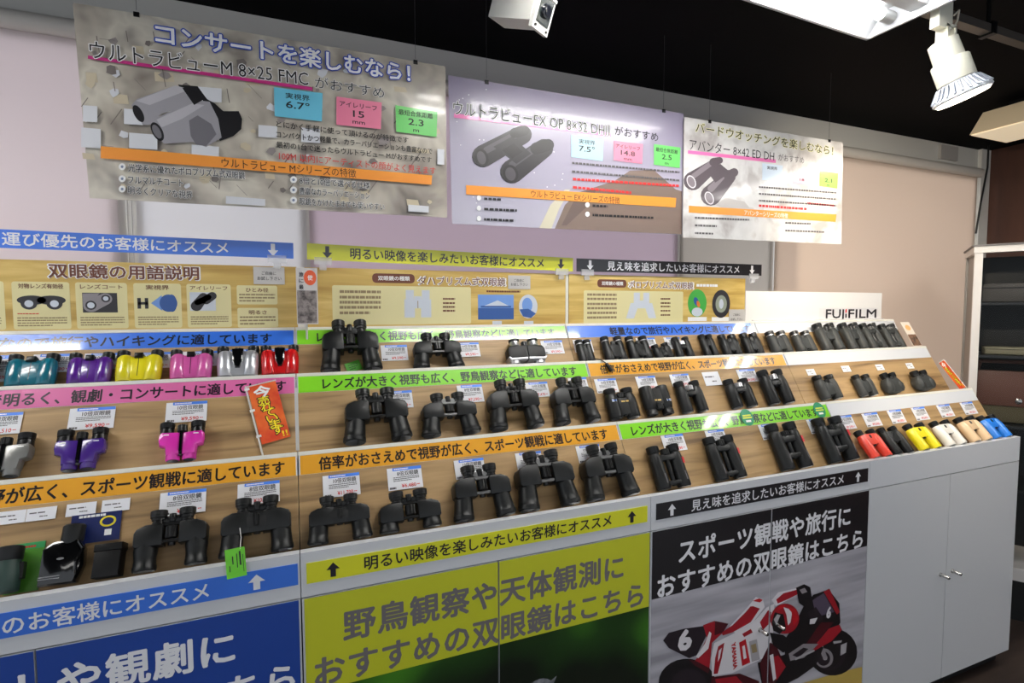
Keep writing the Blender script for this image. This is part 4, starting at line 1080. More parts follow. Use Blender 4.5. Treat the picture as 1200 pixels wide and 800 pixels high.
G1, G2_, G3 = 'binoculars on the top shelves', 'binoculars on the middle shelves', 'binoculars on the bottom shelves'
BINO = [
    # key, proto, tier, x, W, L, label, short name, extra
    ('a0', 'shell_black', 1, -.705, .098, .084, 'dark compact binoculars cut off beside the teal compact', 'dark compact cut off by the picture edge'),
    ('a1', 'shell_teal', 1, -.591, .098, .084, 'glossy teal compact binoculars on the top shelf', 'teal compact'),
    ('a2', 'shell_purple', 1, -.476, .092, .084, 'glossy purple compact binoculars on the top shelf beside the yellow ones', 'purple top-shelf compact'),
    ('a3', 'shell_yellow', 1, -.373, .100, .086, 'glossy yellow compact binoculars on the top shelf beside purple ones', 'yellow top-shelf compact'),
    ('a4', 'shell_pink', 1, -.257, .098, .085, 'glossy pink compact binoculars on the top shelf beside the silver ones', 'pink top-shelf compact'),
    ('a5', 'shell_silver', 1, -.146, .102, .090, 'silver compact binoculars with a black centre panel beside the red ones', 'silver top-shelf compact'),
    ('a6', 'shell_red', 1, -.041, .098, .090, 'red compact binoculars with a black centre panel on the top shelf', 'red top-shelf compact'),
    ('b7', 'rp_gun', 2, -.582, .094, .092, 'grey metallic compact binoculars on the middle shelf cut by the picture edge', 'grey metallic compact'),
    ('b8', 'rp_violet', 2, -.449, .094, .092, 'dark violet compact binoculars on the middle shelf above the orange strip', 'violet middle-shelf compact'),
    ('b9', 'rp_magenta', 2, -.254, .094, .092, 'bright magenta compact binoculars on the middle shelf near the sale flag', 'magenta middle-shelf compact'),
    ('c13', 'porro_straight', 3, -.244, .134, .115, 'black straight-barrelled binoculars beside the black storage box', 'straight-barrelled black binoculars'),
    ('c14', 'porro_wide', 3, -.085, .141, .118, 'black binoculars with a lime green tag hanging from them', 'green-tagged black binoculars'),
    ('d15', 'porro', 1, .151, .163, .160, 'tall black porro binoculars framing a green card on the top shelf', 'tall top-shelf porro with green card'),
    ('d16', 'porro', 1, .411, .152, .115, 'black porro binoculars on the top shelf between tall pair and silver-edged pair', 'second top-shelf porro'),
    ('d17', 'classic', 1, .710, .136, .089, 'low black leather binoculars with bright silver eyepieces and edge', 'silver-edged leather binoculars'),
    ('e18', 'porro', 2, .199, .168, .143, 'big black porro binoculars first along the middle shelf from the white divider strip', 'first middle-shelf porro'),
    ('e19', 'porro_bright', 2, .400, .160, .118, 'black porro binoculars second along the middle shelf from the white divider strip', 'second middle-shelf porro'),
    ('e20', 'porro', 2, .598, .160, .147, 'tall black porro binoculars third along the middle shelf from the white divider strip', 'third middle-shelf porro'),
    ('e21', 'porro', 2, .800, .146, .144, 'tall black porro binoculars fourth along the middle shelf from the white divider strip', 'fourth middle-shelf porro'),
    ('f22', 'porro_wide', 3, .086, .136, .100, 'black binoculars with gold mark at the start of the row above the yellow sign', 'gold-marked black binoculars'),
    ('f23', 'porro_short', 3, .246, .150, .090, 'low black porro binoculars second in the row above the yellow sign', 'low black porro'),
    ('f24', 'porro_bright', 3, .432, .153, .131, 'black porro binoculars with grey arms third in the row above the yellow sign', 'third porro above the yellow sign'),
    ('f25', 'porro_bright', 3, .611, .165, .148, 'tall black porro binoculars with grey arms fourth in the row above the yellow sign', 'fourth porro above the yellow sign'),
    ('f26', 'porro_bright', 3, .805, .158, .148, 'tall black porro binoculars with grey arms ending the row above the yellow sign', 'last porro above the yellow sign'),
    ('g27', 'pocket', 1, .940, .062, .085, 'tiny black pocket binoculars with a lanyard below the bird board', 'tiny pocket binoculars'),
    ('g28', 'leather', 1, 1.058, .090, .094, 'small black binoculars with silver rings first after the pocket pair', 'first silver-ringed compact'),
    ('g29', 'leather', 1, 1.165, .095, .092, 'small black binoculars with silver rings second after the pocket pair', 'second silver-ringed compact'),
    ('g30', 'compact', 1, 1.273, .080, .062, 'low black folding binoculars tucked beside the silver-wheeled compact', 'low folding binoculars'),
    ('g31', 'wheelie', 1, 1.367, .080, .086, 'small black binoculars with a silver focus wheel on the top shelf', 'silver-wheeled compact'),
    ('g32', 'slim', 1, 1.492, .066, .094, 'slim black twin-tube binoculars on the top shelf', 'slim twin-tube binoculars'),
    ('g33', 'compact', 1, 1.597, .088, .090, 'rounded black compact binoculars next to the slim twin-tube pair', 'rounded compact'),
    ('g34', 'compact', 1, 1.712, .088, .094, 'rounded black compact binoculars next to the charcoal ringed pair', 'second rounded compact'),
    ('g35', 'compact_ring', 1, 1.860, .105, .098, 'charcoal compact binoculars first below the white brand board', 'first charcoal compact'),
    ('g36', 'compact_ring', 1, 2.001, .106, .096, 'charcoal compact binoculars second below the white brand board', 'second charcoal compact'),
    ('g37', 'roof_grey', 1, 2.161, .122, .130, 'large charcoal roof binoculars third below the white brand board', 'third charcoal binoculars'),
    ('g38', 'roof_grey', 1, 2.320, .116, .130, 'large charcoal roof binoculars fourth below the white brand board', 'fourth charcoal binoculars'),
    ('g39', 'roof_open', 1, 2.455, .103, .129, 'charcoal open-bridge binoculars below the end of the brand lettering', 'first open-bridge binoculars'),
    ('g40', 'roof_open', 1, 2.585, .105, .124, 'charcoal open-bridge binoculars next to the end card of the top shelf', 'end open-bridge binoculars'),
    ('h41', 'marine', 2, .974, .110, .100, 'black marine binoculars with flag mark standing eyecups up', 'upright flag-marked binoculars'),
    ('h42', 'marine', 2, 1.113, .108, .100, 'black marine binoculars with flag mark turned upside down', 'upside-down flag-marked binoculars'),
    ('h43', 'premium', 2, 1.258, .106, .110, 'black roof binoculars with silver wheel next to the upside-down pair', 'first silver-wheeled roof binoculars'),
    ('h44', 'premium', 2, 1.479, .112, .106, 'black roof binoculars with silver wheel in the middle of three', 'second silver-wheeled roof binoculars'),
    ('h45', 'premium', 2, 1.655, .118, .132, 'tallest black roof binoculars with silver wheel on the middle shelf', 'tallest silver-wheeled roof binoculars'),
    ('h46', 'compact_grey', 2, 1.923, .105, .098, 'charcoal compact binoculars standing alone on the middle shelf', 'lone charcoal compact'),
    ('h47', 'compact_grey', 2, 2.138, .092, .090, 'narrow charcoal compact binoculars beside the bulged pair', 'narrow charcoal compact'),
    ('h48', 'bulged', 2, 2.300, .108, .088, 'charcoal binoculars with a bulging body beside the narrow compact', 'first bulging charcoal binoculars'),
    ('h49', 'bulged', 2, 2.500, .118, .088, 'charcoal binoculars with a bulging body nearest the middle shelf end', 'end bulging charcoal binoculars'),
    ('i50', 'pro', 3, 1.017, .115, .126, 'black red-badged binoculars first in the row above the black sign', 'first red-badged binoculars'),
    ('i51', 'pro', 3, 1.233, .116, .134, 'black red-badged binoculars second in the row above the black sign', 'second red-badged binoculars'),
    ('i52', 'tall', 3, 1.509, .130, .153, 'tall black binoculars third in the row above the black sign', 'first tall black binoculars'),
    ('i53', 'tall', 3, 1.730, .134, .155, 'tall black binoculars beside the orange-red compact', 'second tall black binoculars'),
    ('i54', 'mini_orange', 3, 1.888, .098, .105, 'orange-red mini binoculars on the bottom shelf', 'orange-red mini'),
    ('i55', 'mini_ink', 3, 2.008, .098, .105, 'black mini binoculars between the orange-red and yellow ones', 'black mini'),
    ('i56', 'mini_lemon', 3, 2.160, .108, .105, 'bright yellow mini binoculars on the bottom shelf', 'yellow mini'),
    ('i57', 'mini_ivory', 3, 2.315, .108, .103, 'white mini binoculars on the bottom shelf', 'white mini'),
    ('i58', 'mini_sand', 3, 2.475, .118, .105, 'beige mini binoculars on the bottom shelf', 'beige mini'),
    ('i59', 'mini_azure', 3, 2.615, .112, .100, 'blue mini binoculars at the end of the bottom shelf', 'blue mini')]
SHORT = {}
for row in BINO:
    k, pk, t, x, W, Lb, lb, sh = row; SHORT[k] = sh
    kw = {}
    if k[0] == 'i' and int(k[1:]) >= 54: kw = dict(tilt=48, base=(.032, .937))
    if k == 'h42': kw = dict(flip=True)
    if k == 'g30': kw = dict(spin=.15)
    place(pk, t, x, W, Lb, lb, (G1, G2_, G3)[t - 1], **kw)
for k, t, x, w, s_, h in CARDS:
    pl = k in ('h44', 'h46', 'h47', 'h48', 'h49')
    where = 'behind' if k[0] in 'adg' else 'above'
    kind = 'plain white price card' if k == 'h44' else ('small white price tag' if pl else 'white price card with blue band')
    price_card(t, x, w, s_, h, PRICE.get(k, '¥9,590'), TITLE.get(k, '10倍双眼鏡'), '%s %s the %s' % (kind, where, SHORT[k]), pl)

# ------------------------------------------------------------------ odd goods on the bottom shelf of the blue-signed cabinet
for x, w, lb in ((-.527, .046, 'plain white label, farthest from the navy card'), (-.479, .048, 'plain white label, second of four before the navy card'), (-.414, .050, 'plain white label just above the left corner of the navy card'), (-.355, .049, 'plain white label just above the right corner of the navy card')):
    price_card(3, x, w, .147, .025, '', '', lb, True)['group'] = 'plain white shelf labels'
o = tag(G().box(-.0425, .0425, -.029, .029, -.001, 0).build('leaflet', mat('leaflet_navy', (22, 36, 92), .35, coat=.3)), 'navy leaflet with a yellow ring mark on the wood panel', 'leaflet')
o.location = slope(3, -.385, .106, .004); o.rotation_euler = (PI / 3, 0, 0)
G().ell(.020, .010, .014, .011, .0004).build('yellow_ring', mat('leaf_yellow', (232, 214, 40), .4), o)
G().ell(.020, .010, .010, .0075, .0007).build('ring_centre', MATS['leaflet_navy'], o)
G().lines(-.03, .035, .021, .027, 1, .0004, .8).rect(.016, .028, -.018, -.006, .0004).build('white_print', M_WHITE, o)
g = G().box(-.026, .026, 0, .090, 0, .003)
o = tag(g.build('blister_pack', mat('pack_green', (86, 150, 50), .3, coat=.4)), 'green card pack behind the dark green monocular', 'pack')
o.location = slope(3, -.490, .003, .001); o.rotation_euler = (PI / 3, 0, 0)
G().rect(-.026, .026, .078, .090, .0034).build('pack_header', mat('pack_teal', (60, 160, 96), .3, coat=.4), o)
G().lines(-.010, .022, .080, .085, 1, .0037, .7).build('pack_print', M_RED, o)
mg = mat('rubber_green', (34, 58, 52), .5)
o = tag(empty('monocular', slope(3, -.507, .004, .005), (PI / 3, 0, .05)), 'dark green monocular standing on its green card pack', 'monocular')
G().lathe((0, 0, .024), (0, 1, .024), [(0, .020), (.003, .022), (.03, .022), (.05, .0195), (.056, .0190)], 26).build('body', mg, o)
G().lathe((0, .055, .024), (0, 1, .024), [(0, .0195), (.002, .021), (.024, .0215), (.026, .019)], 26).build('eyecup', M_BLK, o)
G().box(.016, .026, .02, .05, .016, .030).build('clip', M_BLK2, o)
o = tag(empty('folding_viewer', slope(3, -.424, .004, .003), (PI / 3, 0, -.06)), 'glossy black folding viewer with a round eyepiece on the bottom shelf', 'viewer')
G().pill([(-.032, 0), (.026, 0), (.034, .03), (.032, .062), (.022, .080), (-.018, .080), (-.034, .066)], .002, .036, .008).build('body', M_GLOSS, o)
G().lathe((.008, .072, .020), (.012, 1, .020), [(0, .016), (.008, .0185), (.034, .0185), (.037, .016)], 26).build('eyepiece', M_BLK, o)
G().tube([(.024, .074, .034), (.034, .06, .036), (.027, .036, .039), (.028, .012, .038)], .003).build('cord', M_GLOSS, o)
G().box(-.030, .004, .010, .0115, .0362, .0366).box(-.030, .004, .014, .0155, .0362, .0366).build('stripe_print', M_SILV, o)
G().ell(.0, .045, .006, .0022, .0368).build('emblem', M_SILV, o)
o = tag(empty('storage_box', slope(3, -.350, .004, .002), (PI / 3, 0, -.05)), 'plain matt black storage box beside the folding viewer', 'box')
G().pill([(-.022, 0), (.022, 0), (.022, .048), (-.022, .048)], .001, .036, .002).build('box_body', mat('box_black', (7, 7, 8), .5, spec=.3), o)
G().pill([(-.0235, .048), (.0235, .048), (.0235, .062), (-.0235, .062)], .0, .0375, .002).build('lid', mat('box_black', (0, 0, 0)), o)
# lime tag on a string
tg = tag(G().box(-.018, .018, -.029, .029, -.0006, 0).build('hang_tag', mat('tag_lime', (112, 210, 50), .5)), 'lime green tag hanging over the fascia lip from the black binoculars', 'tag')
tg.location = (-.120, -.012, .962); tg.rotation_euler = (PI / 2 - .12, -.06, 0)
G().box(.007, .010, -.006, .022, 0, .0003).box(.002, .0035, -.010, .018, 0, .0003).box(-.006, -.004, -.002, .014, 0, .0003).box(-.012, -.0105, -.016, -.004, 0, .0003).box(.013, .014, -.02, .015, 0, .0003).build('lettering', M_INK, tg)
G().tube([(.010, .026, 0), (.012, .045, -.012), (.010, .062, -.022)], .0008).build('string', M_STRING, tg)
# green card behind the tall porro
o = tag(G().box(-.022, .022, -.016, .016, -.0006, 0).build('green_card', mat('card_green', (86, 176, 52), .5)), 'small green card between the barrels of the tall porro binoculars', 'card')
o.location = slope(1, .158, .030, .006); o.rotation_euler = (PI / 3, 0, 0)
o.rotation_euler = (Matrix.Rotation(PI / 3, 4, 'X') @ Matrix.Rotation(.3, 4, 'Z')).to_euler()
G().lines(-.014, .014, -.010, .010, 3, .0004, .3).build('lettering', M_INK, o)
# lanyard of the pocket binoculars
yB, zB = .362, 1.297
tag(G().tube([(.945, .375, 1.303), (.957, yB - .004, zB + .004), (.975, yB - .016, zB - .010)], .0018).cyl((.972, yB - .014, zB - .008), (.984, yB - .030, zB - .034), .006, n=12, bev=.002).build('lanyard', M_BLK2), 'black lanyard end hanging from the tiny pocket binoculars over the orange strip', 'lanyard')

sale_flag((-.083, .262, 1.135), (Matrix.Rotation(math.radians(62), 4, 'X') @ Matrix.Rotation(.22, 4, 'Z')).to_euler(), 1.0, 'red-orange sale flag standing over the pink strip sign')
sale_flag((2.678, .180 + .025, 1.138 - .020), Matrix(((0, 0, -1), (-.78, .62, 0), (.62, .78, 0))).to_euler(), .88, 'red-orange sale flag leaning at the end of the middle shelf near the showcase', .072, .40)
# end card of the top shelf
s = Sheet('end_card', 'small printed card leaning at the end of the top shelf', 'card', (2.63, .372, 1.30), (PI / 3, 0, 0), .062, .125, mat('end_card_white', (236, 222, 206), .4), None, .0015)
s('photo_print', ramp_mat('end_photo', [(0.35, (60, 44, 36)), (0.6, (140, 104, 80)), (0.75, (80, 62, 54))], 50, (1, 1, 1), .4)).rect(.002, .060, .002, .06, .0004)
s('orange_print', mat('print_peach', (240, 176, 110), .4)).ell(.032, .095, .018, .014, .0004)
s.done()

# ------------------------------------------------------------------ hanging posters
def poster(corners, Y, m, label):
    w = [at(u, v, Y) for u, v in corners]; o0 = w[3]
    pts = [(q.x - o0.x, q.z - o0.z) for q in (w[3], w[2], w[1], w[0])]
    s = Sheet('hanging_poster', label, 'poster', tuple(o0), VERT, 1, 1, m, 'posters hanging from the ceiling', .0012, pts=pts)
    for u, v in ((.14, 0), (.9, 0)):
        top = Vector(pts[3]).lerp(Vector(pts[2]), u)
        s('clip', M_BLK2).box(top.x - .006, top.x + .006, top.y - .008, top.y + .003, -.003, .003)
        s('hanging_string', mat('nylon', (70, 70, 72), .4)).cyl((top.x, top.y + .008, -.001), (top.x, ZC - o0.z, -.001), .0005, n=6)
    s.lohi = (min(p[0] for p in pts) + o0.x, max(p[0] for p in pts) + o0.x)
    return s


def pq(s, P_, part, m, px): P_.poly(part, m, px)


def stat_box(s, P_, part, m, px, t1, t2, unit, em=.022):
    P_.poly(part, m, px)
    (u0, v0), (u1, v1) = px[0], px[2]
    cu, cv = (u0 + u1) / 2, (v0 + v1) / 2; x, y = s.px(cu, cv); xa, ya = s.px(u0, v0); xb, yb = s.px(u1, v1); w = xb - xa; h = ya - yb
    z = P_.z + .0002
    s('stat_lettering', M_INK).text(t1, x - w * .42 * min(1, len(t1) / 5), x + w * .42 * min(1, len(t1) / 5), y + h * .26, h * .22, z, .015)
    if t2: s('stat_lettering', M_INK).text(t2, x - w * .062 * len(t2), x + w * .062 * len(t2), y - h * .04, h * .34, z, .02)
    if unit: s('stat_lettering', M_INK).text(unit, x - w * .07 * len(unit), x + w * .07 * len(unit), y - h * .34, h * .22, z, .015)


def ptext(s, P_, part, m, body, u0, v0, u1, v1, em, off=.02, dz=.0003, outline=None, om=None):
    """text along a slanted baseline given by photo pixels of its centre line"""
    a, b = s.px(u0, v0), s.px(u1, v1); r = math.atan2(b[1] - a[1], b[0] - a[0]); Ln = math.hypot(b[0] - a[0], b[1] - a[1])
    if outline: s(part + '_outline', om).text(body, a[0], a[0] + Ln, a[1], em, P_.z + dz - .00008, outline, r)
    s(part, m).text(body, a[0], a[0] + Ln, a[1], em, P_.z + dz, off, r)


def pbars(s, P_, part, m, u0, v0, u1, v1, em):
    """one row of fine print too small to read"""
    a, b = s.px(u0, v0), s.px(u1, v1); r = math.atan2(b[1] - a[1], b[0] - a[0]); x = 0; Ln = math.hypot(b[0] - a[0], b[1] - a[1]); g = s(part, m); c, sn = math.cos(r), math.sin(r)
    while x < Ln:
        w = min(Ln - x, em * random.choice((.45, .8, .8, 1.0)))
        q = [(x, -.2 * em), (x + w * .78, -.2 * em), (x + w * .78, .22 * em), (x, .22 * em)]
        g.flat([(a[0] + X * c - Y_ * sn, a[1] + X * sn + Y_ * c) for X, Y_ in q], P_.z + .0003); x += w


M_MAGL = mat('print_magenta', (196, 52, 130), .35, coat=.3); M_OBAR = mat('print_orange_bar', (240, 152, 58), .35, coat=.3)
B_BLU = mat('print_boxblue', (110, 196, 224), .35, coat=.3); B_PNK = mat('print_boxpink', (232, 130, 160), .35, coat=.3); B_GRN = mat('print_boxgreen', (106, 208, 104), .35, coat=.3)
M_BLUEINK = mat('print_blueink', (40, 78, 190), .35)
# poster one: concert
M_P1 = ramp_mat('concert_photo', [(0.32, (116, 108, 102)), (0.47, (178, 170, 158)), (0.58, (208, 202, 188)), (0.72, (140, 132, 126))], 7.0, (1, 1, 1), .28, .35, 3.0, .3)
p1 = poster([(85, 3), (522, 78), (524, 255), (105, 232)], .40, M_P1, 'hanging poster with silver binoculars over a concert hall photo')
P = Pic([p1], [(-2, 4)])
# music stands, chairs and listeners of the photograph
mch = [mat('print_chair', (120, 112, 108), .4), mat('print_sheet', (216, 218, 224), .4), mat('print_floorbeige', (198, 186, 160), .4), mat('print_suit', (146, 138, 136), .4)]
rnd = random.Random(5)
def inside(u, v):
    t = (u - 85) / 437; return 92 < u < 515 and 5 + 75 * t + 16 < v < 228 + 22 * t - 4
for k in range(26):
    u, v = rnd.uniform(95, 505), rnd.uniform(40, 245); a_ = rnd.uniform(9, 22); b_ = rnd.uniform(6, 13)
    if inside(u, v) and inside(u + a_, v + b_): P.poly('crowd_pattern', mch[2], [(u, v), (u + a_, v + a_ * .1), (u + a_ + 2, v + b_), (u + 1, v + b_ - 1)])
for k in range(70):
    u, v = rnd.uniform(95, 512), rnd.uniform(20, 245); a_ = rnd.uniform(3, 10); n_ = rnd.randint(5, 8); ph = rnd.uniform(0, 6)
    if inside(u - a_, v - a_) and inside(u + a_, v + a_):
        P.poly('crowd_pattern', rnd.choice(mch), [(u + a_ * rnd.uniform(.45, 1) * math.cos(ph + 2 * PI * q / n_), v + .8 * a_ * rnd.uniform(.45, 1) * math.sin(ph + 2 * PI * q / n_)) for q in range(n_)])
for k in range(70):
    u, v = rnd.uniform(98, 508), rnd.uniform(30, 240); a_ = rnd.uniform(4, 12); ph = rnd.choice((1.4, 1.7, .1, 2.2, .8))
    du, dv = a_ * math.cos(ph), a_ * math.sin(ph)
    if inside(u - a_, v - a_) and inside(u + a_, v + a_): P.poly('crowd_pattern', mch[0], [(u - du, v - dv), (u - du + 1.1, v - dv + .5), (u + du + 1.1, v + dv + .5), (u + du, v + dv)])
for u, v, w_, h_ in ((98, 124, 17, 19), (96, 150, 23, 23), (146, 128, 22, 18), (152, 156, 33, 18), (228, 102, 32, 17), (303, 147, 22, 14), (353, 150, 22, 17), (265, 230, 46, 9), (225, 170, 32, 12), (512, 175, 8, 18), (478, 240, 24, 8)):
    P.poly('crowd_pattern', mch[1], [(u, v), (u + w_, v + w_ * .08), (u + w_, v + h_ + w_ * .06), (u, v + h_)])
P.poly('underline', M_MAGL, [(104, 66), (366, 103), (366, 107), (104, 70)])
ptext(p1, P, 'headline', M_WHITE, 'コンサートを楽しむなら！', 183, 40, 480, 87, .054, .03, .0006, .095, M_BLUEINK)
ptext(p1, P, 'product_lettering', M_INK, 'ウルトラビューM 8×25 FMC', 106, 59, 361, 93, .047, .004, .0005, .05, M_WHITE)
ptext(p1, P, 'product_lettering', M_INK, 'がおすすめ', 369, 97, 450, 110, .034, .004, .0005, .04, M_WHITE)
# silver binoculars picture
BPr = 'binocular_picture'
m_s1 = mat('print_silver', (156, 154, 160), .35, coat=.3); m_s2 = mat('print_silverlight', (184, 182, 188), .35, coat=.3); m_s3 = mat('print_silverdark', (112, 110, 116), .35, coat=.3)
P.poly(BPr, MK, [(209, 100), (232, 102), (243, 117), (252, 122), (262, 131), (280, 131), (284, 140), (283, 152), (274, 160), (258, 166), (250, 150), (238, 118), (222, 120)])
P.poly(BPr, m_s1, [(155, 124), (161, 117), (206, 101), (224, 106), (236, 120), (190, 134), (176, 147), (168, 147)])
P.poly(BPr, m_s2, [(160, 119), (206, 101), (222, 106), (176, 124)])
P.poly(BPr, m_s1, [(176, 145), (184, 139), (228, 118), (246, 120), (256, 140), (260, 162), (242, 173), (226, 167), (193, 169), (184, 161)])
P.poly(BPr, m_s2, [(184, 141), (226, 122), (240, 124), (214, 140), (190, 150)])
P.poly(BPr, m_s3, [(224, 160), (222, 142), (232, 136), (248, 146), (254, 158), (242, 172), (230, 170)])
P.ell(BPr, MK, 163, 134, 5, 11, -.5); P.ell(BPr, MK, 185, 155, 6, 12, -.5); P.ell(BPr, m_s3, 184.5, 155, 4, 9, -.5)
P.poly(BPr, MK, [(214, 104), (230, 104), (240, 117), (228, 124)])
stat_box(p1, P, 'stat_box', B_BLU, [(321, 103), (378, 110), (377, 143), (322, 137)], '実視界', '6.7°', '')
stat_box(p1, P, 'stat_box', B_PNK, [(394, 114), (447, 121), (446, 152), (394, 147)], 'アイレリーフ', '15', 'mm')
stat_box(p1, P, 'stat_box', B_GRN, [(463, 124), (512, 132), (511, 161), (464, 155)], '最短合焦距離', '2.3', 'm')
P.z += .00005
ptext(p1, P, 'body_lettering', M_INK, 'とにかく手軽に使って頂けるのが特徴です', 324, 146, 478, 165, .0185, .016)
ptext(p1, P, 'body_lettering', M_INK, 'コンパクトかつ軽量で、カラーバリエーションも豊富なので', 324, 158, 506, 178, .0185, .016)
ptext(p1, P, 'body_lettering', M_INK, '最初の1台で迷ったらウルトラビュー Mがおすすめです', 324, 170, 505, 188, .0185, .016)
ptext(p1, P, 'body_lettering_red', M_RED, '100M 以内にアーティストの顔がよく見えます', 327, 183, 510, 201, .024, .006)
P.poly('bar', M_OBAR, [(119, 172), (506, 206), (505, 217), (119, 186)])
ptext(p1, P, 'bar_lettering', M_INK, 'ウルトラビュー Mシリーズの特徴', 260, 191, 417, 204, .026, .006)
for t_, u0, v0, u1, v1 in (('光学系に優れたポロプリズム式双眼鏡', 151, 197, 287, 206), ('フルマルチコート', 151, 211, 215, 215), ('明るくクリアな視界', 151, 223, 226, 229), ('8倍と10倍で選べる仕様', 351, 212, 433, 218), ('豊富なカラーバリエーション', 351, 224, 433, 230), ('眼鏡をかけたままでも使いやすい', 351, 236, 450, 243)):
    ptext(p1, P, 'body_lettering', M_INK, t_, u0, v0, u1, v1, .021, .018, .0003, .06, M_WHITE)
    P.ell('bullet', M_WHITE, u0 - 7, v0 - 1, 4, 4); P.ell('bullet', mat('print_bullet', (120, 134, 160), .4), u0 - 7, v0 - 1, 1.6, 1.6)
p1.done()

# poster two: starry sky over a rock
def grad_mat(name, lo, hi, z0, z1, nz=.25):
    m = bpy.data.materials.new(name); m.use_nodes = True; nt = m.node_tree; p = nt.nodes['Principled BSDF']
    g = nt.nodes.new('ShaderNodeTexCoord'); sx = nt.nodes.new('ShaderNodeSeparateXYZ'); mr = nt.nodes.new('ShaderNodeMapRange')
    n = nt.nodes.new('ShaderNodeTexNoise'); n.inputs['Scale'].default_value = 5.0; ad = nt.nodes.new('ShaderNodeMath'); ad.operation = 'MULTIPLY_ADD'; ad.inputs[1].default_value = nz; r = nt.nodes.new('ShaderNodeValToRGB')
    mr.inputs[1].default_value = z0; mr.inputs[2].default_value = z1
    r.color_ramp.elements[0].color = rgb(*lo); r.color_ramp.elements[1].color = rgb(*hi)
    nt.links.new(g.outputs['Object'], sx.inputs[0]); nt.links.new(sx.outputs['Y'], mr.inputs[0]); nt.links.new(g.outputs['Object'], n.inputs['Vector'])
    nt.links.new(n.outputs[0], ad.inputs[0]); nt.links.new(mr.outputs[0], ad.inputs[2]); nt.links.new(ad.outputs[0], r.inputs[0]); nt.links.new(r.outputs[0], p.inputs['Base Color'])
    p.inputs['Roughness'].default_value = .28; p.inputs['Coat Weight'].default_value = .4; p.inputs['Coat Roughness'].default_value = .1
    MATS[name] = m; return m


p2 = poster([(525, 88), (801, 133), (800, 275), (530, 262)], .405, grad_mat('night_sky_photo', (186, 184, 198), (150, 142, 166), 0.0, .45), 'hanging poster with black binoculars over a starry sky and brown rock')
P = Pic([p2], [(-2, 4)])
P.poly('rock_print', mat('print_rock', (124, 106, 96), .35, coat=.3), [(650, 268), (662, 240), (676, 226), (720, 212), (738, 200), (766, 199), (792, 222), (799, 224), (799, 274.5)])
P.poly('rock_print', mat('print_dawn', (206, 200, 176), .35, coat=.3), [(632, 267), (645, 240), (662, 222), (668, 222), (655, 245), (646, 268)])
P.poly('rock_print', mat('print_rock2', (104, 88, 82), .35, coat=.3), [(676, 228), (700, 220), (690, 240), (664, 264), (658, 264)])
for k in range(26):
    u, v = rnd.uniform(534, 660), rnd.uniform(100, 240); P.ell('star_print', M_WHITE, u, v, .7, .7, n=8)
P.poly('underline', mat('print_pinkline', (236, 120, 184), .35, coat=.3), [(532, 133), (716, 156), (716, 160), (532, 138)])
ptext(p2, P, 'product_lettering', M_INK, 'ウルトラビューEX OP 8×32 DHⅡ', 531, 126, 714, 153, .047, .002, .0005, .045, M_WHITE)
ptext(p2, P, 'product_lettering', M_INK, 'がおすすめ', 720, 153, 771, 161, .034, .004, .0005)
mb1, mb2 = mat('print_bino', (40, 37, 42), .35, coat=.3), mat('print_bino_light', (74, 70, 76), .35, coat=.3)
P.cap(BPr, mb1, (566, 183), (612, 158), 13, 11); P.cap(BPr, mb2, (570, 176), (606, 157), 4, 4)
P.cap(BPr, mb1, (600, 201), (637, 174), 14, 11); P.cap(BPr, mb2, (600, 193), (632, 170), 4, 4)
P.poly(BPr, mb1, [(578, 172), (600, 160), (622, 180), (605, 192)]); P.poly(BPr, MK, [(588, 176), (602, 168), (612, 178), (600, 186)])
P.cap(BPr, MK, (603, 156), (614, 153), 6, 6); P.cap(BPr, MK, (628, 174), (642, 170), 7, 7)
P.ell(BPr, MK, 564, 185, 8, 11, -.3); P.ell(BPr, mb2, 564, 185, 5, 8, -.3); P.ell(BPr, MK, 598, 204, 9, 11, -.3); P.ell(BPr, mb2, 598, 204, 6, 8, -.3)
stat_box(p2, P, 'stat_box', mat('print_boxsky', (176, 216, 232), .35, coat=.3), [(669, 158), (707, 163), (706, 189), (669, 184)], '実視界', '7.5°', '')
stat_box(p2, P, 'stat_box', B_PNK, [(719, 165), (753, 169), (752, 192), (719, 188)], 'アイレリーフ', '14.8', 'mm')
stat_box(p2, P, 'stat_box', B_GRN, [(766, 169), (797, 173), (796, 197), (766, 193)], '最短合焦距離', '2.5', 'm')
P.z += .00005
for i in range(2): pbars(p2, P, 'fine_print', M_FINE, 670, 191 + i * 10, 796, 202 + i * 9.5, .016)
for i in range(2): pbars(p2, P, 'red_fine_print', M_RED, 671 + (0 if i else 0), 210 + i * 9.5, 796 if i == 0 else 740, 218 + i * 8, .02)
P.poly('bar', M_OBAR, [(546, 217), (792, 232), (791, 243), (546, 228)])
ptext(p2, P, 'bar_lettering', M_INK, 'ウルトラビュー EXシリーズの特徴', 622, 227, 726, 235, .026, .006)
for u0, v0, u1 in ((565, 233, 588), (565, 245, 606), (565, 257, 603), (692, 241, 712), (692, 252, 766)):
    P.ell('bullet', M_WHITE, u0 - 4, v0 - 1, 2.6, 3); pbars(p2, P, 'bullet_print', M_INK, u0 + 2, v0, u1, v0 + (u1 - u0) * .045, .018)
p2.done()

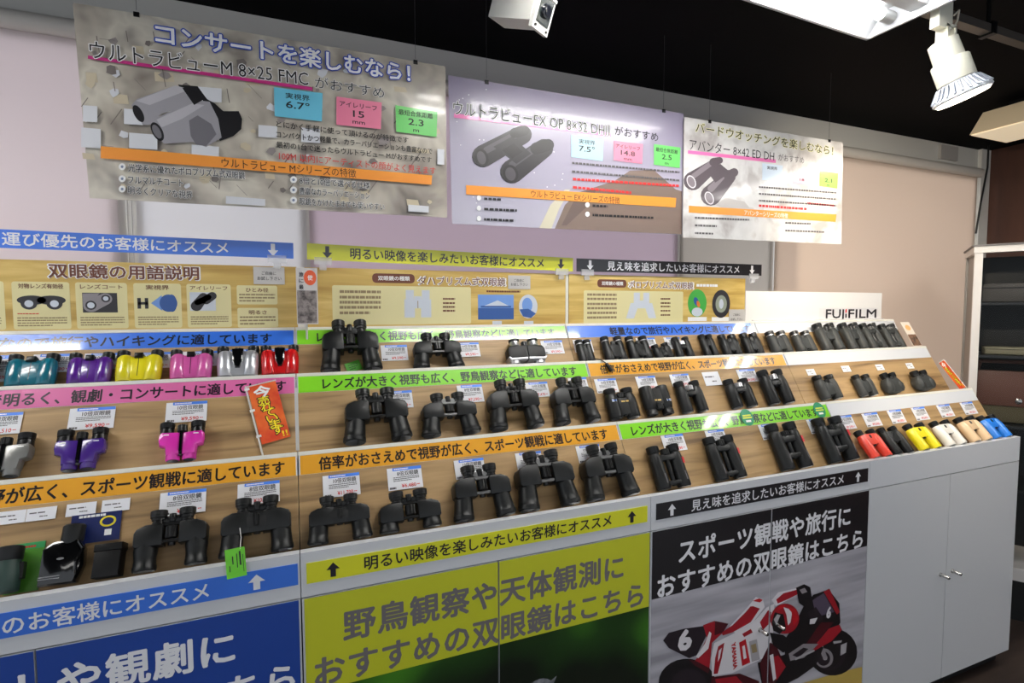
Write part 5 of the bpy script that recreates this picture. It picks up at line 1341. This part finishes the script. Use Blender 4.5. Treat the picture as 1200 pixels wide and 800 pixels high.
# poster three: bird watching
M_P3 = ramp_mat('cloud_photo', [(0.34, (176, 170, 168)), (0.48, (214, 212, 210)), (0.62, (226, 224, 222)), (0.75, (188, 178, 170))], 9.0, (1, 1, 1), .28, .35, 4.0, .3)
p3 = poster([(802, 137), (988, 167), (986, 286), (800, 278)], .395, M_P3, 'hanging poster about bird watching with grey binoculars on pale clouds')
P = Pic([p3], [(-2, 6)])
ptext(p3, P, 'headline', M_INK, 'バードウオッチングを楽しむなら！', 815, 149, 976, 177, .040, .008, .0005, .06, mat('print_creamline', (240, 236, 180), .4))
P.poly('underline', mat('print_pinkline', (0, 0, 0)), [(806, 176), (909, 187), (909, 191), (806, 180)])
ptext(p3, P, 'product_lettering', M_INK, 'アバンター 8×42 ED DH', 808, 169, 907, 183, .044, .002, .0005)
ptext(p3, P, 'product_lettering', M_FINE, 'がおすすめ', 912, 184, 942, 188, .030, .004, .0005)
mp1, mp2 = mat('print_plum', (92, 82, 88), .35, coat=.3), mat('print_plum_light', (136, 126, 132), .35, coat=.3)
P.cap(BPr, mp1, (812, 212), (836, 194), 11, 7); P.cap(BPr, mp2, (813, 206), (832, 192), 3, 3); P.cap(BPr, mp1, (833, 229), (854, 207), 12, 8); P.cap(BPr, mp2, (833, 221), (850, 203), 4, 3)
P.poly(BPr, mp1, [(828, 200), (844, 192), (856, 202), (838, 214)]); P.ell(BPr, MW, 810, 213, 5, 8, -.4); P.ell(BPr, mp2, 810, 213, 4, 6.5, -.4); P.ell(BPr, MW, 831, 232, 5, 8, -.4); P.ell(BPr, mp2, 831, 232, 4, 6.5, -.4)
P.cap(BPr, mp1, (836, 190), (843, 188), 5, 4); P.cap(BPr, mp1, (854, 206), (860, 202), 6, 5)
stat_box(p3, P, 'stat_box', mat('print_boxice', (206, 220, 234), .35, coat=.3), [(893, 191), (917, 194), (916, 213), (893, 211)], '実視界', '', '')
stat_box(p3, P, 'stat_box', mat('print_boxrose', (240, 170, 186), .35, coat=.3), [(929, 203), (951, 206), (950, 217), (929, 215)], '', '18', '')
stat_box(p3, P, 'stat_box', mat('print_boxlime', (150, 206, 84), .35, coat=.3), [(960, 200), (982, 203), (981, 221), (960, 218)], '', '2.1', 'm')
for i in range(3): pbars(p3, P, 'fine_print', M_FINE, 889, 219 + i * 8, 980, 226 + i * 7.5, .016)
pbars(p3, P, 'red_fine_print', M_RED, 889, 241, 946, 245, .022); pbars(p3, P, 'red_fine_print', M_RED, 946, 238, 978, 241, .018)
P.poly('rock_print', mat('print_stone', (196, 190, 186), .35, coat=.3), [(838, 240), (850, 232), (872, 236), (880, 246), (860, 250)])
P.poly('bar', M_OBAR, [(807, 241), (980, 251), (979, 260), (807, 249)])
ptext(p3, P, 'bar_lettering', M_WHITE, 'アバンターシリーズの特徴', 872, 249, 923, 253, .022, .006)
for u0, v0, u1 in ((814, 255, 878), (814, 264, 840), (814, 273, 836), (920, 261, 950), (920, 270, 966)): pbars(p3, P, 'bullet_print', M_FINE, u0, v0, u1, v0 + (u1 - u0) * .04, .016)
p3.done()

# ------------------------------------------------------------------ glass showcase with camera bags
CO = Vector((2.984, .331, 0)); dA = Vector((.537, -.843, 0)); dB = Vector((.843, .537, 0)); ANG = math.atan2(dA.y, dA.x)
ZT = 1.763
sw = tag(empty('glass_showcase', CO, (0, 0, ANG)), 'tall glass showcase with white frame standing by the brown wall', 'showcase')
# local: x along the wide glass face (towards the aisle), y into the case
WL, DP = .95, .36
mf = mat('frame_white', (222, 218, 214), .35); mdk = mat('case_black', (12, 13, 14), .5)
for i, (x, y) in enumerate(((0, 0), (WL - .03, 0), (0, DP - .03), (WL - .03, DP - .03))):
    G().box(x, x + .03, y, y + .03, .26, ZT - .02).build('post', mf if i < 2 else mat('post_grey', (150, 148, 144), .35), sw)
G().box(-.004, WL + .004, -.004, .034, ZT - .03, ZT).box(-.004, .034, .034, DP, ZT - .03, ZT).box(WL - .034, WL + .004, .034, DP, ZT - .03, ZT).build('top_frame', mf, sw)
G().box(-.01, WL + .01, -.01, DP + .01, ZT, ZT + .008).build('top_board', mat('board_grey', (96, 92, 92), .4), sw)
G().box(0, WL, 0, DP, .20, .26).build('base_shelf', mf, sw)
G().box(.03, WL - .03, .03, DP - .03, .0, .20).build('plinth', mdk, sw)
G().box(.03, WL - .03, DP - .03, DP - .02, .26, ZT - .03).build('back_panel', mdk, sw)
mgl = mat('showcase_glass', (22, 26, 26), .02, alpha=.07)
G().box(.03, WL - .03, .008, .012, .26, ZT - .03).build('glass_pane', mgl, sw)
G().box(.008, .012, .03, DP - .03, .26, ZT - .03).build('glass_pane', mat('side_panel', (150, 142, 134), .3, alpha=.85), sw)
for z in (.62, .92, 1.25, 1.50): G().box(.03, WL - .03, .03, DP - .03, z - .012, z).build('shelf', mat('shelf_dark', (30, 32, 33), .3), sw)


def incase(x, y, z): return CO + Vector((math.cos(ANG) * x - math.sin(ANG) * y, math.sin(ANG) * x + math.cos(ANG) * y, z))


bag = tag(empty('shoulder_bag', incase(.19, .15, .921), (0, 0, ANG), (1.05, 1, 1.12)), 'olive shoulder bag with brown leather flap inside the showcase', 'bag')
lea = mat('brown_leather', (92, 58, 46), .5, bump=.3, bscale=500)
G().pill([(-.15, 0), (.15, 0), (.158, .03), (.155, .20), (.14, .22), (-.14, .22), (-.155, .20), (-.158, .03)], -.06, .06, .02, ax=2).build('body', mat('olive_canvas', (84, 78, 56), .8, bump=.4, bscale=900), bag).rotation_euler = (PI / 2, 0, 0)
f = G().pill([(-.14, .09), (-.12, .075), (.12, .075), (.14, .09), (.158, .12), (.155, .205), (.14, .226), (-.14, .226), (-.155, .205), (-.158, .12)], .052, .068, .006).build('flap', lea, bag); f.rotation_euler = (PI / 2, 0, 0)
G().lathe((0, -.066, .10), (0, -1, .10), [(0, .013), (.004, .012), (.007, .006)], 20).build('snap_button', M_STEEL, bag)
G().tube([(-.15, 0, .17), (-.13, -.01, .262), (.13, -.01, .262), (.15, 0, .17)], .008).build('strap', lea, bag)
for i, (x, z, w_, h_, c_, lb) in enumerate(((.20, 1.2512, .14, .035, (126, 122, 100), 'flat khaki case on the dark shelf above the brown bag'), (.16, 1.5012, .12, .09, (64, 62, 60), 'dark grey pouch on the uppermost showcase shelf'))):
    b_ = tag(empty('camera_pouch', incase(x, .14, z), (0, 0, ANG)), lb, 'pouch', 'pouches in the showcase')
    G().pill([(-w_, 0), (w_, 0), (w_, h_ * .9), (w_ * .9, h_), (-w_ * .9, h_), (-w_, h_ * .9)], -.06, .06, .01).build('body', mat('pouch_%d' % i, c_, .7), b_).rotation_euler = (PI / 2, 0, 0)
    G().box(-w_ * .98, w_ * .98, -.0615, -.0595, h_ * .72, h_ * .78).build('zip', M_BLK2, b_)
b_ = tag(empty('price_holder', incase(.30, .075, .921), (0, 0, ANG)), 'small dark framed price holder in front of the brown bag', 'price holder')
G().box(-.05, .05, 0, .004, 0, .06).build('frame', mat('holder_frame', (120, 122, 124), .3, .5), b_)
G().box(-.046, .046, -.001, 0, .004, .056).build('card', M_INK, b_)
G().lines(-.038, .02, .03, .045, 2, 0, .3).build('fine_print', M_FINE, b_).rotation_euler = (PI / 2, 0, 0)
b_.children[-1].location = (0, -.0015, .0)
